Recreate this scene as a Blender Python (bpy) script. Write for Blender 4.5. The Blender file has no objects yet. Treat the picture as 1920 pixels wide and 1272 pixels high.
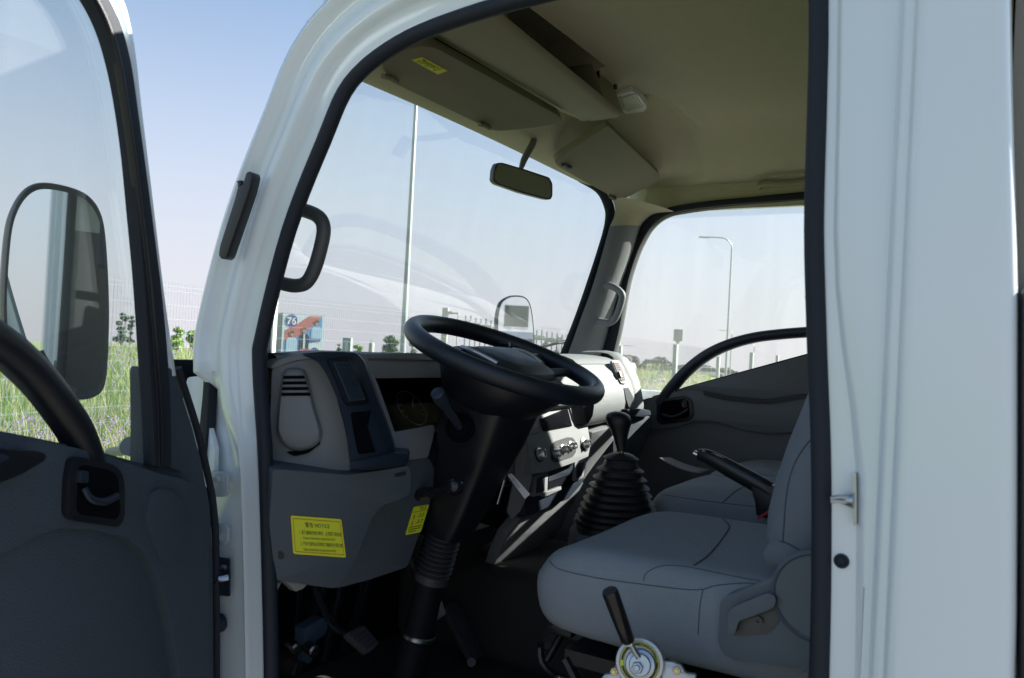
import bpy, bmesh, math, random
from mathutils import Vector as V, Matrix, noise
from mathutils.geometry import tessellate_polygon
S = bpy.context.scene
COL = S.collection
random.seed(7)
R = math.radians
# ---------------------------------------------------------------- camera
F = 1500.0; YAW = R(30.95); PIT = R(0.6); ROLL = R(3.0)
CAM = V((-1.0, 0, 1.75))
fw = V((math.cos(PIT)*math.cos(YAW), math.cos(PIT)*math.sin(YAW), math.sin(PIT)))
rt0 = fw.cross(V((0, 0, 1))).normalized(); up0 = rt0.cross(fw)
rt = rt0*math.cos(ROLL)+up0*math.sin(ROLL); up = -rt0*math.sin(ROLL)+up0*math.cos(ROLL)
cd = bpy.data.cameras.new('camera'); cam = bpy.data.objects.new('camera', cd); COL.objects.link(cam)
m = Matrix((rt, up, -fw)).transposed().to_4x4(); m.translation = CAM
cam.matrix_world = m
cd.sensor_width = 36; cd.lens = F/1920*36; cd.clip_start = .02; cd.clip_end = 3000
cd.dof.use_dof = True; cd.dof.focus_distance = 2.3; cd.dof.aperture_fstop = 8
S.camera = cam
# ---------------------------------------------------------------- sky, sun, exposure
SUN_AZ = R(-38); SUN_EL = R(30)          # azimuth measured from +x towards +y
w = bpy.data.worlds.new('World'); S.world = w; w.use_nodes = True
nt = w.node_tree; bg = nt.nodes['Background']
sky = nt.nodes.new('ShaderNodeTexSky'); sky.sky_type = 'NISHITA'; sky.sun_disc = False
sky.sun_elevation = SUN_EL; sky.sun_rotation = math.pi/2-SUN_AZ
sky.air_density = 1.0; sky.dust_density = .6; sky.ozone_density = 1.5
tint = nt.nodes.new('ShaderNodeMix'); tint.data_type = 'RGBA'; tint.blend_type = 'MULTIPLY'; tint.inputs[0].default_value = 1
tint.inputs[7].default_value = (.66, .93, 1.02, 1)
hz = nt.nodes.new('ShaderNodeMix'); hz.data_type = 'RGBA'; hz.inputs[7].default_value = (4.15, 3.98, 4.4, 1)   # thin even haze
nt.links.new(sky.outputs[0], tint.inputs[6]); wt = nt.nodes.new('ShaderNodeTexCoord'); wx = nt.nodes.new('ShaderNodeSeparateXYZ'); wr = nt.nodes.new('ShaderNodeMapRange'); wr.interpolation_type = 'SMOOTHSTEP'
wr.inputs[1].default_value = -.02; wr.inputs[2].default_value = .50; wr.inputs[3].default_value = .93; wr.inputs[4].default_value = .17   # haze is thick towards the horizon
nt.links.new(wt.outputs['Generated'], wx.inputs[0]); nt.links.new(wx.outputs[2], wr.inputs[0]); nt.links.new(wr.outputs[0], hz.inputs[0])
nt.links.new(tint.outputs[2], hz.inputs[6]); nt.links.new(hz.outputs[2], bg.inputs[0]); bg.inputs[1].default_value = .052
sl = bpy.data.lights.new('sun', 'SUN'); sun = bpy.data.objects.new('sun', sl); COL.objects.link(sun)
sl.energy = 5.0; sl.angle = R(.5); sl.color = (1, .95, .87)
sd = V((math.cos(SUN_EL)*math.cos(SUN_AZ), math.cos(SUN_EL)*math.sin(SUN_AZ), math.sin(SUN_EL)))
sun.rotation_euler = sd.to_track_quat('Z', 'Y').to_euler()
S.view_settings.view_transform = 'Standard'; S.view_settings.look = 'None'
S.view_settings.exposure = 1.95; S.view_settings.gamma = 1
S.cycles.max_bounces = 10; S.cycles.transparent_max_bounces = 24; S.cycles.diffuse_bounces = 5

# ---------------------------------------------------------------- rays
def ray(px, py): return fw+rt*((px-960)/F)-up*((py-636)/F)
def PP(px, py, p0, n):
    d = ray(px, py); n = V(n); return CAM+d*((V(p0)-CAM).dot(n)/d.dot(n))
def PX(px, py, x): return PP(px, py, (x, 0, 0), (1, 0, 0))
def PY(px, py, y): return PP(px, py, (0, y, 0), (0, 1, 0))
def PD(px, py, t): return CAM+ray(px, py)*t
class Plane:
    def __init__(s, p, n): s.p = V(p); s.n = V(n).normalized()
    def at(s, px, py, off=0): return PP(px, py, s.p+s.n*off, s.n)
def pl(p, n): return Plane(p, n)

# ---------------------------------------------------------------- materials
MATS = {}
def mat(name, col, rough=.5, metal=0, bump=0, bscale=400, var=0, vscale=8, coat=0, spec=.5, emit=0):
    if name in MATS: return MATS[name]
    m = bpy.data.materials.new(name); m.use_nodes = True; t = m.node_tree; b = t.nodes['Principled BSDF']
    b.inputs['Base Color'].default_value = (*col, 1); b.inputs['Roughness'].default_value = rough
    b.inputs['Metallic'].default_value = metal; b.inputs['Coat Weight'].default_value = coat
    b.inputs['Coat Roughness'].default_value = .06
    b.inputs['Specular IOR Level'].default_value = spec
    if bump or var:
        tc = t.nodes.new('ShaderNodeTexCoord')
    if bump:
        n = t.nodes.new('ShaderNodeTexNoise'); n.inputs['Scale'].default_value = bscale; n.inputs['Detail'].default_value = 3
        bp = t.nodes.new('ShaderNodeBump'); bp.inputs['Strength'].default_value = bump; bp.inputs['Distance'].default_value = .002
        t.links.new(tc.outputs['Object'], n.inputs['Vector']); t.links.new(n.outputs[0], bp.inputs['Height'])
        t.links.new(bp.outputs[0], b.inputs['Normal'])
    if var:
        n = t.nodes.new('ShaderNodeTexNoise'); n.inputs['Scale'].default_value = vscale; n.inputs['Detail'].default_value = 5
        mx = t.nodes.new('ShaderNodeMix'); mx.data_type = 'RGBA'
        mx.inputs[6].default_value = (*[c*(1-var) for c in col], 1); mx.inputs[7].default_value = (*[min(1, c*(1+var)) for c in col], 1)
        t.links.new(tc.outputs['Object'], n.inputs['Vector']); t.links.new(n.outputs[0], mx.inputs[0]); t.links.new(mx.outputs[2], b.inputs['Base Color'])
        mr = t.nodes.new('ShaderNodeMapRange'); mr.inputs[3].default_value = max(.02, rough-.08); mr.inputs[4].default_value = min(1, rough+.08)
        t.links.new(n.outputs[0], mr.inputs[0]); t.links.new(mr.outputs[0], b.inputs['Roughness'])
    MATS[name] = m; return m
def glassmat(name, tint=(1, 1, 1), refl=1.0, rough=0.0, dust=0.0):
    m = bpy.data.materials.new(name); m.use_nodes = True; t = m.node_tree; t.nodes.remove(t.nodes['Principled BSDF'])
    out = t.nodes['Material Output']; tr = t.nodes.new('ShaderNodeBsdfTransparent'); tr.inputs[0].default_value = (*tint, 1)
    gl = t.nodes.new('ShaderNodeBsdfGlossy'); gl.inputs['Roughness'].default_value = rough
    fr = t.nodes.new('ShaderNodeFresnel'); fr.inputs[0].default_value = 1.5
    mu = t.nodes.new('ShaderNodeMath'); mu.operation = 'MULTIPLY'; mu.inputs[1].default_value = refl; mu.use_clamp = True
    mx = t.nodes.new('ShaderNodeMixShader')
    ge = t.nodes.new('ShaderNodeNewGeometry'); mi = t.nodes.new('ShaderNodeMapRange')
    mi.inputs[3].default_value = 1.5; mi.inputs[4].default_value = 1/1.5
    t.links.new(ge.outputs['Backfacing'], mi.inputs[0]); t.links.new(mi.outputs[0], fr.inputs[0])
    t.links.new(fr.outputs[0], mu.inputs[0]); t.links.new(mu.outputs[0], mx.inputs[0])
    t.links.new(tr.outputs[0], mx.inputs[1]); t.links.new(gl.outputs[0], mx.inputs[2])
    last = mx
    if dust:
        df = t.nodes.new('ShaderNodeBsdfDiffuse'); df.inputs[0].default_value = (.75, .74, .72, 1)
        tl = t.nodes.new('ShaderNodeBsdfTranslucent'); tl.inputs[0].default_value = (.75, .74, .72, 1)
        ad = t.nodes.new('ShaderNodeMixShader'); ad.inputs[0].default_value = .5
        t.links.new(df.outputs[0], ad.inputs[1]); t.links.new(tl.outputs[0], ad.inputs[2])
        tc = t.nodes.new('ShaderNodeTexCoord'); mp = t.nodes.new('ShaderNodeMapping'); mp.inputs['Scale'].default_value = (14, 14, .8)
        n = t.nodes.new('ShaderNodeTexNoise'); n.inputs['Scale'].default_value = 1.5; n.inputs['Detail'].default_value = 6
        mr = t.nodes.new('ShaderNodeMapRange'); mr.inputs[1].default_value = .35; mr.inputs[2].default_value = .8
        mr.inputs[3].default_value = dust*.75; mr.inputs[4].default_value = dust*1.35
        m2 = t.nodes.new('ShaderNodeMixShader')
        t.links.new(tc.outputs['Object'], mp.inputs[0]); t.links.new(mp.outputs[0], n.inputs['Vector']); t.links.new(n.outputs[0], mr.inputs[0])
        t.links.new(mr.outputs[0], m2.inputs[0]); t.links.new(mx.outputs[0], m2.inputs[1]); t.links.new(ad.outputs[0], m2.inputs[2]); last = m2
    t.links.new(last.outputs[0], out.inputs[0]); MATS[name] = m; return m
WHITE = mat('white_paint', (.70, .78, .82), .2, var=.02, vscale=5, coat=.6, bump=.04, bscale=22)
RUB = mat('rubber', (.005, .010, .020), .7, bump=.3, bscale=600)
BLK = mat('black_plastic', (.006, .008, .012), .36, bump=.25, bscale=900)
DKP = mat('charcoal_plastic', (.012, .020, .034), .4, bump=.3, bscale=900)
GRY = mat('grey_beige_plastic', (.175, .188, .198), .55, bump=.45, bscale=1100, var=.03, vscale=14)
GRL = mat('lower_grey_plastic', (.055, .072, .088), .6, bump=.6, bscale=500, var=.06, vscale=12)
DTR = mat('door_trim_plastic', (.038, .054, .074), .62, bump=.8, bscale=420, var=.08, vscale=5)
LIN = mat('headliner_fabric', (.47, .44, .30), .95, bump=1, bscale=220, var=.05, vscale=25)
VIS = mat('visor_vinyl', (.20, .19, .125), .75, bump=.6, bscale=700)
HPL = mat('overhead_plastic', (.27, .255, .165), .6, bump=.35, bscale=900)
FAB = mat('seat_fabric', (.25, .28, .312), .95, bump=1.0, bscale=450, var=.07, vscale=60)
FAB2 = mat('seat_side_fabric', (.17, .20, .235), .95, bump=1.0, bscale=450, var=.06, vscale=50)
SEAM = mat('seam_thread', (.075, .085, .10), .9)
ALU = mat('cast_aluminium', (.5, .5, .5), .38, 1, bump=.4, bscale=500)
STL = mat('zinc_steel', (.40, .44, .48), .3, 1)
CHR = mat('chrome', (.8, .8, .8), .08, 1)
VOID = mat('void', (.003, .004, .006), .9, spec=.05)  # near-black for flat sheets that paint the shade inside openings
LVR = mat('vent_louvre', (.03, .045, .065), .3)
SIL = mat('silver_plastic', (.55, .55, .55), .3, .7)
YEL = mat('yellow_label', (.62, .66, .02), .5)
INK = mat('label_ink', (.02, .02, .02), .6)
RED = mat('red_ink', (.6, .12, .03), .5)
MIR = mat('mirror_glass', (.85, .87, .88), .015, 1)
FLR = mat('floor_vinyl', (.04, .037, .033), .6, bump=.8, bscale=300, var=.4, vscale=6)
WPL = mat('white_plastic', (.7, .7, .68), .35)
PAP = mat('paper_tag', (.75, .76, .8), .7)
GLS = glassmat('window_glass', (.93, .96, .95), 1.2, 0, .04)
GLW = glassmat('windshield_glass', (.9, .94, .93), 1.3, 0, .07)
GLF = glassmat('far_window_glass', (.93, .95, .94), .8, 0, .055)
GLC = glassmat('cluster_lens_glass', (.75, .75, .75), .35, .1, .0)

# ---------------------------------------------------------------- mesh helpers
def catm(p, n=8, closed=False):
    p = [V(q) for q in p]; out = []; N = len(p)
    for i in range(N if closed else N-1):
        a, b, c, d = (p[(i+k-1) % N] if closed else p[min(max(i+k-1, 0), N-1)] for k in range(4))
        for j in range(n):
            t = j/n
            out.append(.5*((2*b)+(c-a)*t+(2*a-5*b+4*c-d)*t*t+(3*b-a-3*c+d)*t**3))
    if not closed: out.append(p[-1])
    return out
def fillet(pts, r, n=5):
    """round the corners of a closed 3-D polygon; r may be a list"""
    out = []; N = len(pts)
    for i, p in enumerate(pts):
        a = V(pts[i-1]); b = V(p); c = V(pts[(i+1) % N]); rr = r[i] if isinstance(r, (list, tuple)) else r
        la = (a-b).length; lc = (c-b).length; q = min(rr, la*.48, lc*.48)
        if q < 1e-5: out.append(b); continue
        s = b+(a-b).normalized()*q; e = b+(c-b).normalized()*q
        for k in range(n+1):
            t = k/n; out.append(s*(1-t)**2+b*2*t*(1-t)+e*t*t)
    return out
class MB:
    def __init__(s): s.v = []; s.f = []
    def add(s, vs, fs):
        o = len(s.v); s.v += [V(a) for a in vs]; s.f += [[o+i for i in f] for f in fs]; return s
    def loft(s, rows, cu=False, cv=False, cap=False):
        n = len(rows[0]); m = len(rows); fs = []
        for i in range(m if cv else m-1):
            for j in range(n if cu else n-1):
                a = i*n+j; b = i*n+(j+1) % n; c = ((i+1) % m)*n+(j+1) % n; d = ((i+1) % m)*n+j
                fs.append((a, b, c, d))
        if cap: fs.append(tuple(range(n))[::-1]); fs.append(tuple(range((m-1)*n, m*n)))
        return s.add([p for r in rows for p in r], fs)
    def prism(s, poly, off):
        poly = [V(p) for p in poly]; n = len(poly); off = V(off)
        vs = poly+[p+off for p in poly]
        fs = [(i, (i+1) % n, n+(i+1) % n, n+i) for i in range(n)]
        for tri in tessellate_polygon([poly]): fs.append(tuple(tri)); fs.append(tuple(n+i for i in tri)[::-1])
        return s.add(vs, fs)
    def box(s, c, d, M=None):
        c = V(c); vs = []
        for x in (-1, 1):
            for y in (-1, 1):
                for z in (-1, 1):
                    q = V((x*d[0]/2, y*d[1]/2, z*d[2]/2)); vs.append(c+(M @ q if M else q))
        return s.add(vs, [(0, 1, 3, 2), (4, 6, 7, 5), (0, 4, 5, 1), (2, 3, 7, 6), (0, 2, 6, 4), (1, 5, 7, 3)])
    def tube(s, path, r, n=12, cap=True, flat=1, ref=None):
        path = [V(p) for p in path]; rows = []; N = len(path)
        t0 = (path[1]-path[0]).normalized(); ref = V(ref) if ref else (V((0, 0, 1)) if abs(t0.z) < .9 else V((1, 0, 0)))
        u = None
        for i, p in enumerate(path):
            t = (path[min(i+1, N-1)]-path[max(i-1, 0)]).normalized()
            u = (ref-t*ref.dot(t)).normalized() if u is None else (u-t*u.dot(t)).normalized()
            w_ = t.cross(u); rr = r[i] if isinstance(r, (list, tuple)) else r
            rows.append([p+u*math.cos(2*math.pi*k/n)*rr+w_*math.sin(2*math.pi*k/n)*rr*flat for k in range(n)])
        return s.loft(rows, cu=True, cap=cap)
    def cyl(s, a, b, r, n=24, r2=None):
        a = V(a); b = V(b); t = (b-a).normalized(); u = t.orthogonal().normalized(); w_ = t.cross(u)
        r2 = r if r2 is None else r2
        rows = [[p+u*math.cos(2*math.pi*k/n)*q+w_*math.sin(2*math.pi*k/n)*q for k in range(n)] for p, q in ((a, r), (b, r2))]
        return s.loft(rows, cu=True, cap=True)
    def lathe(s, o, axis, prof, n=32, cap=True):
        """prof: list of (radius, distance along axis)"""
        o = V(o); t = V(axis).normalized(); u = t.orthogonal().normalized(); w_ = t.cross(u)
        rows = [[o+t*h+u*math.cos(2*math.pi*k/n)*q+w_*math.sin(2*math.pi*k/n)*q for k in range(n)] for q, h in prof]
        return s.loft(rows, cu=True, cap=cap)
    def build(s, name, m, parent=None, smooth=True, bevel=0, seg=2, sub=0, ang=35, bang=40):
        me = bpy.data.meshes.new(name); bm = bmesh.new()
        vs = [bm.verts.new(p) for p in s.v]
        for f in s.f:
            try: bm.faces.new([vs[i] for i in f])
            except ValueError: pass
        bmesh.ops.remove_doubles(bm, verts=bm.verts, dist=1e-6)
        bmesh.ops.recalc_face_normals(bm, faces=bm.faces)
        if bevel:
            ed = [e for e in bm.edges if len(e.link_faces) == 2 and e.calc_face_angle(0) > R(bang)]
            bmesh.ops.bevel(bm, geom=ed, offset=bevel, segments=seg, profile=.5, affect='EDGES', clamp_overlap=True)
        bm.to_mesh(me); bm.free()
        if smooth:
            me.polygons.foreach_set('use_smooth', [True]*len(me.polygons)); me.set_sharp_from_angle(angle=R(ang))
        me.materials.append(m)
        o = bpy.data.objects.new(name, me); COL.objects.link(o)
        if sub:
            md = o.modifiers.new('subd', 'SUBSURF'); md.levels = sub; md.render_levels = sub
        if parent: link(o, parent)
        return o
def link(o, parent):
    o.parent = parent
    o.matrix_parent_inverse = wm(parent).inverted()
def wm(o):
    l = Matrix.LocRotScale(o.location, o.rotation_euler, o.scale)
    return wm(o.parent) @ o.matrix_parent_inverse @ l if o.parent else l
def thing(name, label, cat, loc=(0, 0, 0), group=None):
    o = bpy.data.objects.new(name, None); COL.objects.link(o); o.location = loc; o.empty_display_size = .2
    return tag(o, label, cat, group)
def tag(o, label=None, cat=None, group=None, kind=None):
    if label: o['label'] = label
    if cat: o['category'] = cat
    if group: o['group'] = group
    if kind: o['kind'] = kind
    return o
def plate(name, px, P, thick, m, parent, off=0, r=.006, bevel=.003, seg=2, dirn=None):
    """flat part: its outline seen in the photo, standing on plane P (real place), given real thickness behind it"""
    pts = [P.at(a, b, off) for a, b in px]
    if r: pts = fillet(pts, r)
    d = V(dirn) if dirn else P.n*(1 if (pts[0]-CAM).dot(P.n) > 0 else -1)
    return MB().prism(pts, d*thick).build(name, m, parent, bevel=bevel, seg=seg)
def text(name, body, m, parent, o, ux, uy, size, align='LEFT', sx=1.0, bold=0):
    """flat lettering lying on a surface: origin o, right ux, up uy"""
    cu = bpy.data.curves.new(name, 'FONT'); cu.body = body; cu.size = size; cu.align_x = align; cu.offset = bold
    cu.resolution_u = 2
    t = bpy.data.objects.new(name, cu); COL.objects.link(t)
    bpy.context.view_layer.update()
    me = bpy.data.meshes.new_from_object(t.evaluated_get(bpy.context.evaluated_depsgraph_get()))
    bpy.data.objects.remove(t); bpy.data.curves.remove(cu)
    ux = V(ux).normalized(); uy = V(uy).normalized()
    for v in me.vertices: v.co = V(o)+ux*v.co.x*sx+uy*v.co.y
    me.materials.clear(); me.materials.append(m); me.name = name
    ob = bpy.data.objects.new(name, me); COL.objects.link(ob); link(ob, parent); return ob

exec_order = []
# ================================================================ SETTING
def noise_ground():
    m = bpy.data.materials.new('meadow_soil'); m.use_nodes = True; t = m.node_tree; b = t.nodes['Principled BSDF']; b.inputs['Roughness'].default_value = 1
    tc = t.nodes.new('ShaderNodeTexCoord')
    n = t.nodes.new('ShaderNodeTexNoise'); n.inputs['Scale'].default_value = .6; n.inputs['Detail'].default_value = 12; n.inputs['Roughness'].default_value = .75
    cr = t.nodes.new('ShaderNodeValToRGB'); e = cr.color_ramp.elements
    e[0].position = .3; e[0].color = (.06, .10, .02, 1); e[1].position = .7; e[1].color = (.24, .26, .10, 1)
    x = cr.color_ramp.elements.new(.5); x.color = (.13, .18, .045, 1)
    t.links.new(tc.outputs['Object'], n.inputs[0]); t.links.new(n.outputs[0], cr.inputs[0]); t.links.new(cr.outputs[0], b.inputs['Base Color'])
    return m
def gz(d): return 0 if d < 62 else -.020*(d-62)*min(1, (d-62)/25)
gm_ = MB(); rows = []
for d in [.01, 4, 8, 14, 22, 32, 44, 56, 62, 66, 72, 80, 90, 110, 150, 220, 350, 600, 1000, 1900]:
    rows.append([V((CAM.x+d*math.cos(2*math.pi*k/72), CAM.y+d*math.sin(2*math.pi*k/72), gz(d))) for k in range(72)])
g = gm_.loft(rows, cu=True).build('ground', noise_ground(), None)
tag(g, kind='structure')
# gravel apron the truck stands on
GRV = mat('gravel', (.13, .12, .105), .95, bump=1, bscale=60, var=.35, vscale=9)
yd = MB().prism([V((-14, -20, .004)), V((9, -20, .004)), V((5.5, 3.3, .004)), V((-14, 5.2, .004))], (0, 0, .02)).build('gravel_yard', GRV, None, False)
tag(yd, kind='structure')

# ================================================================ TRUCK
TR = thing('delivery_truck', 'white cab-over truck cab with its driver door swung open towards the camera', 'truck', (.87, .6, 0))
def part(name, m, mb, **k): return mb.build(name, m, TR, **k)

# --- door opening loop on the near side (y, z), front bottom -> up -> roof -> back bottom
OP = [(1.05, .93), (1.067, 1.149), (1.107, 1.491), (1.14, 1.69), (1.136, 1.756), (1.085, 1.938), (1.012, 2.093), (.955, 2.19),
      (.852, 2.244), (.717, 2.268), (.55, 2.278), (.36, 2.279), (.24, 2.26), (.192, 2.21), (.184, 2.16), (.181, 2.049), (.178, 1.913), (.168, 1.77),
      (.156, 1.615), (.148, 1.385), (.15, 1.05), (.17, .93)]
opn = catm([(0, a, b) for a, b in OP], 5)
def offs(path, d, x, close=False):
    """offset an (x,y,z) path outward in its own plane"""
    out = []; N = len(path)
    for i, p in enumerate(path):
        t = path[min(i+1, N-1)]-path[max(i-1, 0)]; n = V((0, t.z, -t.y)).normalized()
        dd = d[i] if isinstance(d, list) else d
        out.append(V((x, p.y+n.y*dd, p.z+n.z*dd)))
    return out
# n points forward(+y) on the way up: outward of the opening
# outer silhouette of pillar, width varies: A pillar wide .15, roof .14, B pillar .2
def prof_w(p):
    if p.y > .62: return .165-.02*max(0, min(1, (p.z-1.7)/.5))
    return .15
N_ = len(opn)
SPLIT = max(range(N_), key=lambda i: opn[i].z-abs(opn[i].y-.6)*.2)
def ridge_rows(path, prof):
    rows = []
    for d, x in prof:
        rows.append(offs(path, d, x))
    return rows
# body: A pillar + roof rail (one continuous pressed panel)
a_path = opn[:13*5]
profA = [(-.0, .012), (.0, .002), (.006, 0), (.034, -.001), (.040, -.006), (.046, -.014), (.056, -.018), (.070, -.018), (.078, -.012), (.086, -.010), (.100, -.011),
         (.108, -.018), (.114, -.026), (.122, -.030), (.132, -.026), (.142, -.010), (.15, .02), (.152, .06), (.148, .10)]
def sst(t): t = max(0, min(1, t)); return t*t*(3-2*t)
XREC = [(0, .012), (.001, .002), (.006, 0), (.040, -.001), (.048, -.003), (.056, .008), (.064, .020), (.2, .028)]
def xrec(d):
    for (a, b), (c, e) in zip(XREC, XREC[1:]):
        if a <= d <= c: return b+(e-b)*(d-a)/(c-a)
    return .028
rows = []
for d, x in profA:
    dd = [d*(1-.09*sst((p.z-1.72)/.4)) if d > .03 else d for p in a_path]; row = offs(a_path, dd, 0)
    for q, p in zip(row, a_path):
        t = sst((1.66-p.z)/.17) if d < .095 else sst((1.69-p.z)/.035)
        q.x = x+(xrec(d)-x)*t
    rows.append(row)
mb = MB(); mb.loft(rows); part('front_pillar', WHITE, mb, ang=50)
# B pillar: flange widens downwards
def bp_rows():
    rows = []
    zs = [2.5, 2.4, 2.3, 2.21, 2.16, 2.05, 1.98, 1.91, 1.84, 1.77, 1.70, 1.62, 1.5, 1.385, 1.2, 1.05, .93, .8]
    def ly(z):
        pts = [(2.6, .185), (2.21, .186), (2.049, .181), (1.913, .178), (1.77, .168), (1.615, .156), (1.385, .148), (1.05, .15), (.7, .15)]
        for (a, b), (c, d) in zip(pts, pts[1:]):
            if c <= z <= a: return b+(d-b)*(a-z)/(a-c)
        return .15
    def fl(z):    # flange width
        t = min(1, max(0, (1.86-z)/.24)); t = t*t*(3-2*t); return .012+.017*t
    out = []
    ed = [(PX(a, b, -.03).z, PX(a, b, -.03).y) for a, b in ((1897, 0), (1905, 300), (1911, 500), (1911, 900), (1909, 1272))]
    def ye(z):
        if z >= ed[0][0]: return ed[0][1]
        for (a, b), (c, d) in zip(ed, ed[1:]):
            if c <= z <= a: return b+(d-b)*(a-z)/(a-c)
        return ed[-1][1]
    for z in zs:
        E_ = ye(z)+.020
        y0 = ly(z); f = fl(z)
        y1 = y0-f; row = []
        for y, x in ((y0+.001, .014), (y0, .002), (y0-.004, 0), (y1, 0), (y1-.004, -.006), (y1-.009, -.010), (.112, -.012), (.104, -.014), (.100, -.024), (.095, -.0285),
                     (.088, -.029), (.085, -.034), (.080, -.0385), (.072, -.040), (.05, -.0405), (.03, -.040), (-.002+E_, -.038), (-.010+E_, -.036), (-.016+E_, -.030), (-.019+E_, -.018), (-.020+E_, .01), (-.020+E_, .35)):
            row.append(V((x, y, z)))
        out.append(row)
    return out
rows = bp_rows()
mb = MB(); mb.loft(rows); part('rear_pillar', WHITE, mb, ang=50)
# roof skin
def ws_y(x, z):
    a = (x-.87)/.85
    return 1.235+(2.33-z)*.30-.13*a*a-.05*a**8
def roof_z(x, y, top=2.47, edge=2.40):
    a = abs(x-.87)/.87; b = max(0, (y-.75)/.5)
    return top-.075*a**4-.30*max(0, a-.96)-.17*b*b
mb = MB(); rr = []
for i in range(27):
    x = -.01+1.76*i/26; ye = ws_y(x, 2.42)-.03-.22*math.exp(-max(0, x+.01)/.07); rr.append([V((x, y, roof_z(x, y)+.03+.13*max(0, 1-((x-.80)/.62)**4)*max(0, min(1, (y+.1)/.5)))) for y in [-.03+(ye+.03)*j/16 for j in range(17)]])
mb.loft(rr); part('roof', WHITE, mb)
# rear wall, right side below belt, floor, firewall, front nose
BW = mat('rear_wall_trim', (.2, .19, .16), .8, bump=.4)
mb = MB(); mb.box((.87, -.02, 1.70), (1.74, .025, 1.56)); part('rear_wall', BW, mb)  # left without a window so the seats stay in shade
mb = MB(); mb.box((.87, .65, .915), (1.72, 1.55, .03)); part('cab_floor', FLR, mb)
mb = MB(); mb.box((.87, 1.42, 1.3), (1.72, .03, .78)); part('firewall', BLK, mb)
mb = MB(); mb.box((.9, 1.5, 1.25), (1.5, .05, .86)); mb.box((1.735, 1.3, 1.3), (.03, .34, .8)); part('front_panel', WHITE, mb, bevel=.02)
mb = MB(); mb.box((1.795, .6, 1.05), (.03, 1.3, .5)); mb.box((1.78, .08, 1.9), (.05, .42, 1.3)); mb.box((1.765, .55, 2.38), (.03, 1.3, .22)); part('far_body_side', WHITE, mb, bevel=.008)  # rear upright is widened forward to keep sun off the bench
# lower cab side strip under the opening + front lower corner around the hinges
FRP = Plane((0, 0, 0), (-1, 0, 0))
mb = MB(); mb.box((-.0, .6, .82), (.05, 1.1, .21)); part('door_sill', WHITE, mb, bevel=.01)

# --- weatherstrip round the opening
sealpath = offs(opn, -.010, .006)
mb = MB(); rows = []
for i, p in enumerate(sealpath):
    t = (sealpath[min(i+1, N_-1)]-sealpath[max(i-1, 0)]).normalized(); n = V((0, t.z, -t.y))
    rows.append([p+n*.0125*math.cos(a)+V((1, 0, 0))*(-.014)*math.sin(a) for a in [2*math.pi*k/12 for k in range(12)]])
mb.loft(rows, cu=True, cap=True); seal = part('door_seal', RUB, mb)

# --- windshield
def hd_z(x):
    a = (x-.87)/.8; return 2.338-.06*a*a
def hd_y(x): return ws_y(x, hd_z(x))
mb = MB(); rr = []
for i in range(33):
    x = .01+1.71*i/32; rr.append([V((x, ws_y(x, z)+.012, z)) for z in [1.55+(2.42-1.55)*j/10 for j in range(11)]])
mb.loft(rr); part('windshield', GLW, mb)
def WS(px, py, off=0):
    d = ray(px, py); lo, hi = .5, 6
    for _ in range(50):
        q = (lo+hi)/2; p = CAM+d*q
        if p.y < ws_y(p.x, p.z)-off: lo = q
        else: hi = q
    return CAM+d*lo
def strip_on(fn, inner, outer, thick, name, m, n=6, closed=False, parent=TR):
    """band between two image-traced edges lying on a real surface fn"""
    a = catm([fn(*p) for p in inner], n, closed); b = catm([fn(*p) for p in outer], n, closed)
    t = V(thick); mb = MB()
    mb.loft([[p, q, q+t, p+t] for p, q in zip(a, b)], cu=True, cv=closed, cap=not closed)
    return mb.build(name, m, parent, bevel=.0015)
strip_on(WS, [(1090, 341), (1122, 360), (1136, 383), (1140, 410), (1128, 460), (1088, 580), (1053, 670), (1048, 684)],
         [(1093, 336), (1130, 356), (1150, 380), (1153, 415), (1143, 470), (1100, 585), (1063, 675), (1058, 690)], (0, .012, 0), 'windshield_rubber', RUB)
# --- headliner: header panel, ceiling, side rail above the far window
def ceil(x, y):
    """inner roof lining height"""
    zc = 2.462
    f = max(0, min(1, (y-.80)/.40)); f = f*f*(3-2*f)
    zf = hd_z(x)-.004
    r = max(0, min(1, (x-1.36)/.34)); r = r*r*(3-2*r)
    l = max(0, min(1, (.22-x)/.20)); l = l*l
    z = zc-(zc-zf)*f
    z = z-(z-2.345)*r-(z-2.285)*l
    return z
mb = MB(); rr = []
xs_ = sorted([.012+1.688*i/80 for i in range(81)]+[.300, .3012, .800, .8012])
for x in xs_:
    yf = hd_y(x)-.002; row = []
    for y in [-.02+.87*j/34 for j in range(34)]+[.850, .8512]+[.8512+(yf-.8512)*j/20 for j in range(1, 21)]:
        z = ceil(x, y*1.2/max(yf, .5) if y > .6 else y)
        # shallow pocket pressed round the passenger visor
        dx = (x-1.33)/.33; dy = (y-.98)/.17; e = (abs(dx)**3+abs(dy)**3)
        k = max(0, min(1, (1.15-e)/.22)); z += .026*k*k*(3-2*k)*(1 if y < 1.12 else max(0, (1.2-y)/.08))
        if .3005 < x < .8005 and y > .8505 and y < 1.12: z += .13
        row.append(V((x, y, z)))
    row.append(V((x, yf+.012, row[-1].z+.004))); rr.append(row)
mb.loft(rr); part('headliner', LIN, mb, ang=60)
# side rail between headliner edge and far window seal
def FX(x): return lambda a, b: PX(a, b, x)
mb = MB()
railT = []; railB = []
for k in range(21):
    y = -.02+1.17*k/20
    railT.append(V((1.69, y, 2.352)))
    zz = 2.285-.05*max(0, (y-.75)/.4)**2
    railB.append(V((1.722, y, zz-.02)))
mb.loft([railT, [(a+b)/2+V((-.006, 0, 0)) for a, b in zip(railT, railB)], railB]); part('roof_side_rail', LIN, mb, ang=60)

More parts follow.
